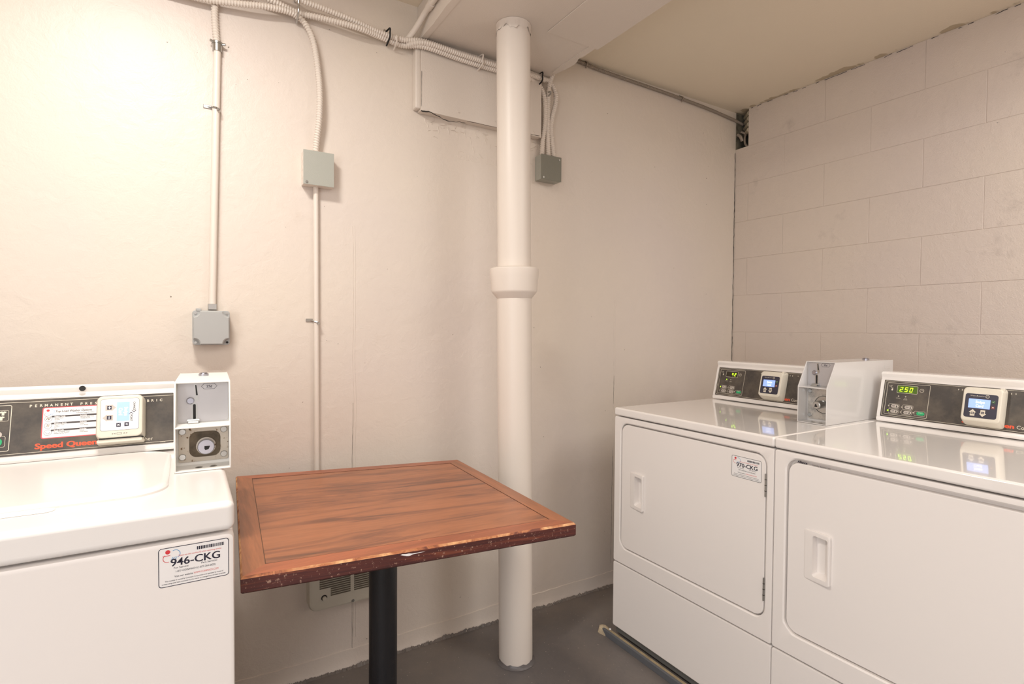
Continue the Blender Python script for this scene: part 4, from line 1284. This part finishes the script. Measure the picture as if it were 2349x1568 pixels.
# ------------------------------------------------------------------ coin boxes
def coin_box(label, loc, rotz, wd, h1, h2, dp, top_in, plate_mat, round_lock, rim):
    t = thing('coin_box', label, 'coin box', loc, rotz)
    S = Matrix.Translation((-wd / 2, 0, 0)); th = .0022; pd = .055
    prof_ = [(0, .0005), (0, h1), (top_in, h2), (dp, h2), (dp, .0005)]
    b = B()
    for x in (0, wd - th):
        b.loft([[Vector((x, y, z)) for y, z in prof_], [Vector((x + th, y, z)) for y, z in prof_]], True, True, 0, smooth=False)
    b.box(.0004, wd - .0004, .0005, dp - .0005, .0008, .0030); b.box(.0004, wd - .0004, top_in + .0004, dp - .0004, h2 - th, h2 - .0003); b.box(.0004, wd - .0004, dp - th, dp - .0003, .001, h2 - .0006); b.box(.0004, wd - .0004, pd, pd + .002, .001, h2 - .0006)
    b.box(th, wd - th, .0, pd, h1 - .003, h1)
    # rolled rim round the front opening
    r = .0016
    for x in (r, wd - r): b.tube([(x, .0006, .002), (x, .0006, h1), (x, top_in + .0006, h2 - .001)], r, 8)
    for y, z in ((.0006, .0018), (.0006, h1 - .0015), (top_in + .0006, h2 - .0012)): b.tube([(r, y, z), (wd - r, y, z)], r, 8)
    hs = b.build('housing', rim, t, S)
    FP = frame((0, pd - .0005, 0), (1, 0, 0), (0, 0, 1))
    b = B(); b.loft([rr(.005, wd - .004, h1 + .002, h2 - .004, .004, 0), rr(.005, wd - .004, h1 + .002, h2 - .004, .004, .0015)], False, True, 0, FP, smooth=False)
    up_ = b.build('coin_plate', 'slide_plate', t, S)
    uh = h2 - h1; cx = wd * .30
    def V_(f): return h1 + uh * f
    b = B()
    b.poly([(cx + .009, V_(.94), .0020), (cx + .004, V_(.93), .0020), (cx + .006, V_(.62), .0020), (cx - .002, V_(.56), .0020), (cx + .002, V_(.46), .0020), (cx + .013, V_(.55), .0020), (cx + .013, V_(.62), .0020)], 0, FP)
    pill(b, FP, cx - .001, cx + .010, V_(.08), V_(.47), .003, .0015, .0022)
    b.build('slot_surround', 'steel', up_, S)
    b = B(); b.poly([(cx + .0085, V_(.91), .0023), (cx + .0062, V_(.91), .0023), (cx + .0078, V_(.66), .0023), (cx + .0112, V_(.66), .0023)], 0, FP); pill(b, FP, cx + .0018, cx + .0072, V_(.09), V_(.45), .002, .0022, .0024)
    b.build('coin_slot', 'dark', up_, S)
    b = B(); b.cyl((cx - .003, pd - .002, V_(.54)), (0, -1, 0), .0078, .005, 24, bev=.002); b.build('coin_stop', 'chrome', up_, S)
    b = B(); b.tube([(cx - .009, pd - .006, V_(.07)), (cx + .014, pd - .006, V_(.07))], .0035, 10); b.tube([(cx - .007, pd - .012, V_(.03)), (cx + .012, pd - .012, V_(.03))], .0035, 10); b.build('coin_return', 'steel', up_, S)
    b = B(); u_, v_ = cx + .033, V_(.87)
    hexa = [(-.0155, 0), (-.010, .0062), (.010, .0062), (.0155, 0), (.010, -.0062), (-.010, -.0062)]
    b.loft([[Vector((u_ + x, v_ + y, .0018)) for x, y in hexa], [Vector((u_ + x * .95, v_ + y * .9, .0018)) for x, y in hexa]], False, False, 0, FP, smooth=False)
    b.text('25¢', .0080, ft(FP, u_, v_ - .0027, .0018), align='CENTER', bold=.0001); b.build('price_mark', 'label_ink', up_, S)
    # lower vault plate with lock
    b = B(); b.loft([rr(.006, wd - .004, .010, h1 - .006, .004, 0), rr(.006, wd - .004, .010, h1 - .006, .004, .002)], False, True, 0, FP, smooth=False)
    lp = b.build('vault_plate', plate_mat, t, S)
    cx2, cz2 = wd * .53, h1 * .50
    for sx_ in (.013, wd - .013):
        for sz_ in (.022, h1 - .018):
            b = B(); b.cyl((sx_, pd - .0025, sz_), (0, -1, 0), .0068, .0028, 20, bev=.001); b.build('bolt', 'steel', lp, S)
    if round_lock:
        b = B()
        L = [[Vector((cx2 + .006 + q * math.cos(2 * PI * k / 32), cz2 + q * math.sin(2 * PI * k / 32), w_)) for k in range(32)] for q, w_ in ((.030, .0022), (.0285, .0045), (.0275, .0022), (.020, .0026))]
        b.loft(L, False, True, 0, FP); b.build('lock_ring', 'steel', lp, S)
        b = B(); b.cyl((cx2 + .003, pd - .004, cz2 + .002), (-.12, -1, -.08), .0135, .030, 28, bev=.002); lk = b.build('lock', 'steel', lp, S)
        b = B(); b.cyl((cx2 - .0005, pd - .034, cz2 - .0005), (-.12, -1, -.08), .0095, .0012, 24); b.build('lock_face', 'chrome', lp, S) if False else b.bm.free()
        b = B(); b.poly([(cx2 - .006, cz2 - .006, .0338), (cx2 + .004, cz2 - .0055, .0338), (cx2 - .001, cz2 + .004, .0338), (cx2 - .004, cz2 + .004, .0338)], 0, FP); b.build('keyhole', 'dark', lp, S)
    else:
        hole = rr(cx2 - .028, cx2 + .028, cz2 - .026, cz2 + .026, .014, .0024)
        b = B(); b.loft([rr(cx2 - .030, cx2 + .030, cz2 - .028, cz2 + .028, .015, .0021), hole, rr(cx2 - .025, cx2 + .025, cz2 - .023, cz2 + .023, .014, .0010 + .0012)], False, True, 0, FP); b.build('lock_recess', 'rust_dark', lp, S)
        b = B(); b.cyl((cx2 + .002, pd - .003, cz2 - .004), (0, -1, 0), .019, .004, 30); b.build('lock_collar', 'rusty_plate', lp, S)
        b = B(); b.cyl((cx2 + .002, pd - .006, cz2 - .004), (0, -1, 0), .0165, .014, 30, bev=.0015); lk = b.build('lock', 'chrome', lp, S)
        b = B(); b.poly([(cx2 - .001, cz2 - .002, .0198), (cx2 + .010, cz2 - .002, .0198), (cx2 + .007, cz2 - .009, .0198), (cx2 + .001, cz2 - .011, .0198), (cx2 - .001, cz2 - .008, .0198)], 0, FP); b.build('keyhole', 'dark', lp, S)
    for sx_ in (wd * .42, wd * .68):
        b = B(); b.cyl((sx_, .024, .0026), (0, 0, 1), .0085, .002, 18, r2=.004); b.build('floor_screw', 'steel', hs, S)
    b = B(); b.cyl((wd * .5, dp - .09, h2), (0, 0, 1), .011, .006, 20, bev=.002); b.cyl((wd * .5, dp - .09, h2 + .006), (0, 0, 1), .007, .001, 16); b.build('top_lock', 'chrome', t, S)
    b = B()
    for sgn in (0, 1):
        xx = -.0004 if sgn == 0 else wd - .0006
        b.box(xx, xx + .001, dp - .06, dp - .02, h2 - .030, h2 - .018, .0003, 1)
    b.build('side_emboss', rim, hs, S)
    return t


simple('coin_enamel', srgb(214, 210, 207), .24, coat=.3)  # white enamel greyed down: shade on the box's side is put into the colour
simple('rust_dark', srgb(104, 92, 76), .5, .5, noise_amt=.5)
coin_box('cream coin box with a rust-spotted lock plate, standing on the washing machine', (.0305, 1.310, .9142), -.035, .105, .095, .186, .295, .036, 'rusty_plate', False, 'white_satin')
coin_box('white coin box with a round lock, standing between the two dryer consoles', (1.772, 1.008, .9122), -PI / 2, .098, .121, .204, .43, .048, 'scuffed_plate', True, 'coin_enamel')

# ------------------------------------------------------------------ floor strip in front of the dryers
b = B()
b.box(1.422, 1.4325, -1.0, 1.634, 0, .024, .001, 1, 1)
b.box(1.433, 1.449, -1.0, 1.640, 0, .020, .001, 1, 0)
tr = struct(b.build('trim_2', ['tan_wood', 'grey_vinyl']))
b = B()
pts = []
for k in range(14):
    a = 2 * PI * k / 14; q = .028 * (1 + .5 * noise.noise(Vector((math.cos(a) * 2, math.sin(a) * 2, 3))))
    pts.append((1.437 + math.cos(a) * q * .8, 1.640 + math.sin(a) * q))
b.loft([[Vector((x, y, .0)) for x, y in pts], [Vector((1.437 + (x - 1.437) * .8, 1.64 + (y - 1.64) * .8, .018 + .006 * noise.noise(Vector((x * 60, y * 60, 0))))) for x, y in pts], [Vector((1.437 + (x - 1.437) * .3, 1.64 + (y - 1.64) * .3, .026)) for x, y in pts]], True, True)
b.build('mortar_lump', 'mortar_chunk', tr)
b = B(); b.loft([[Vector((1.444 + r_ * math.cos(a), 1.612 + r_ * math.sin(a), z)) for a in [2 * PI * k / 8 for k in range(8)]] for r_, z in ((.003, .0201), (.005, .023), (.003, .026))], True, True)
b.build('plaster_crumb', 'label_white', tr)
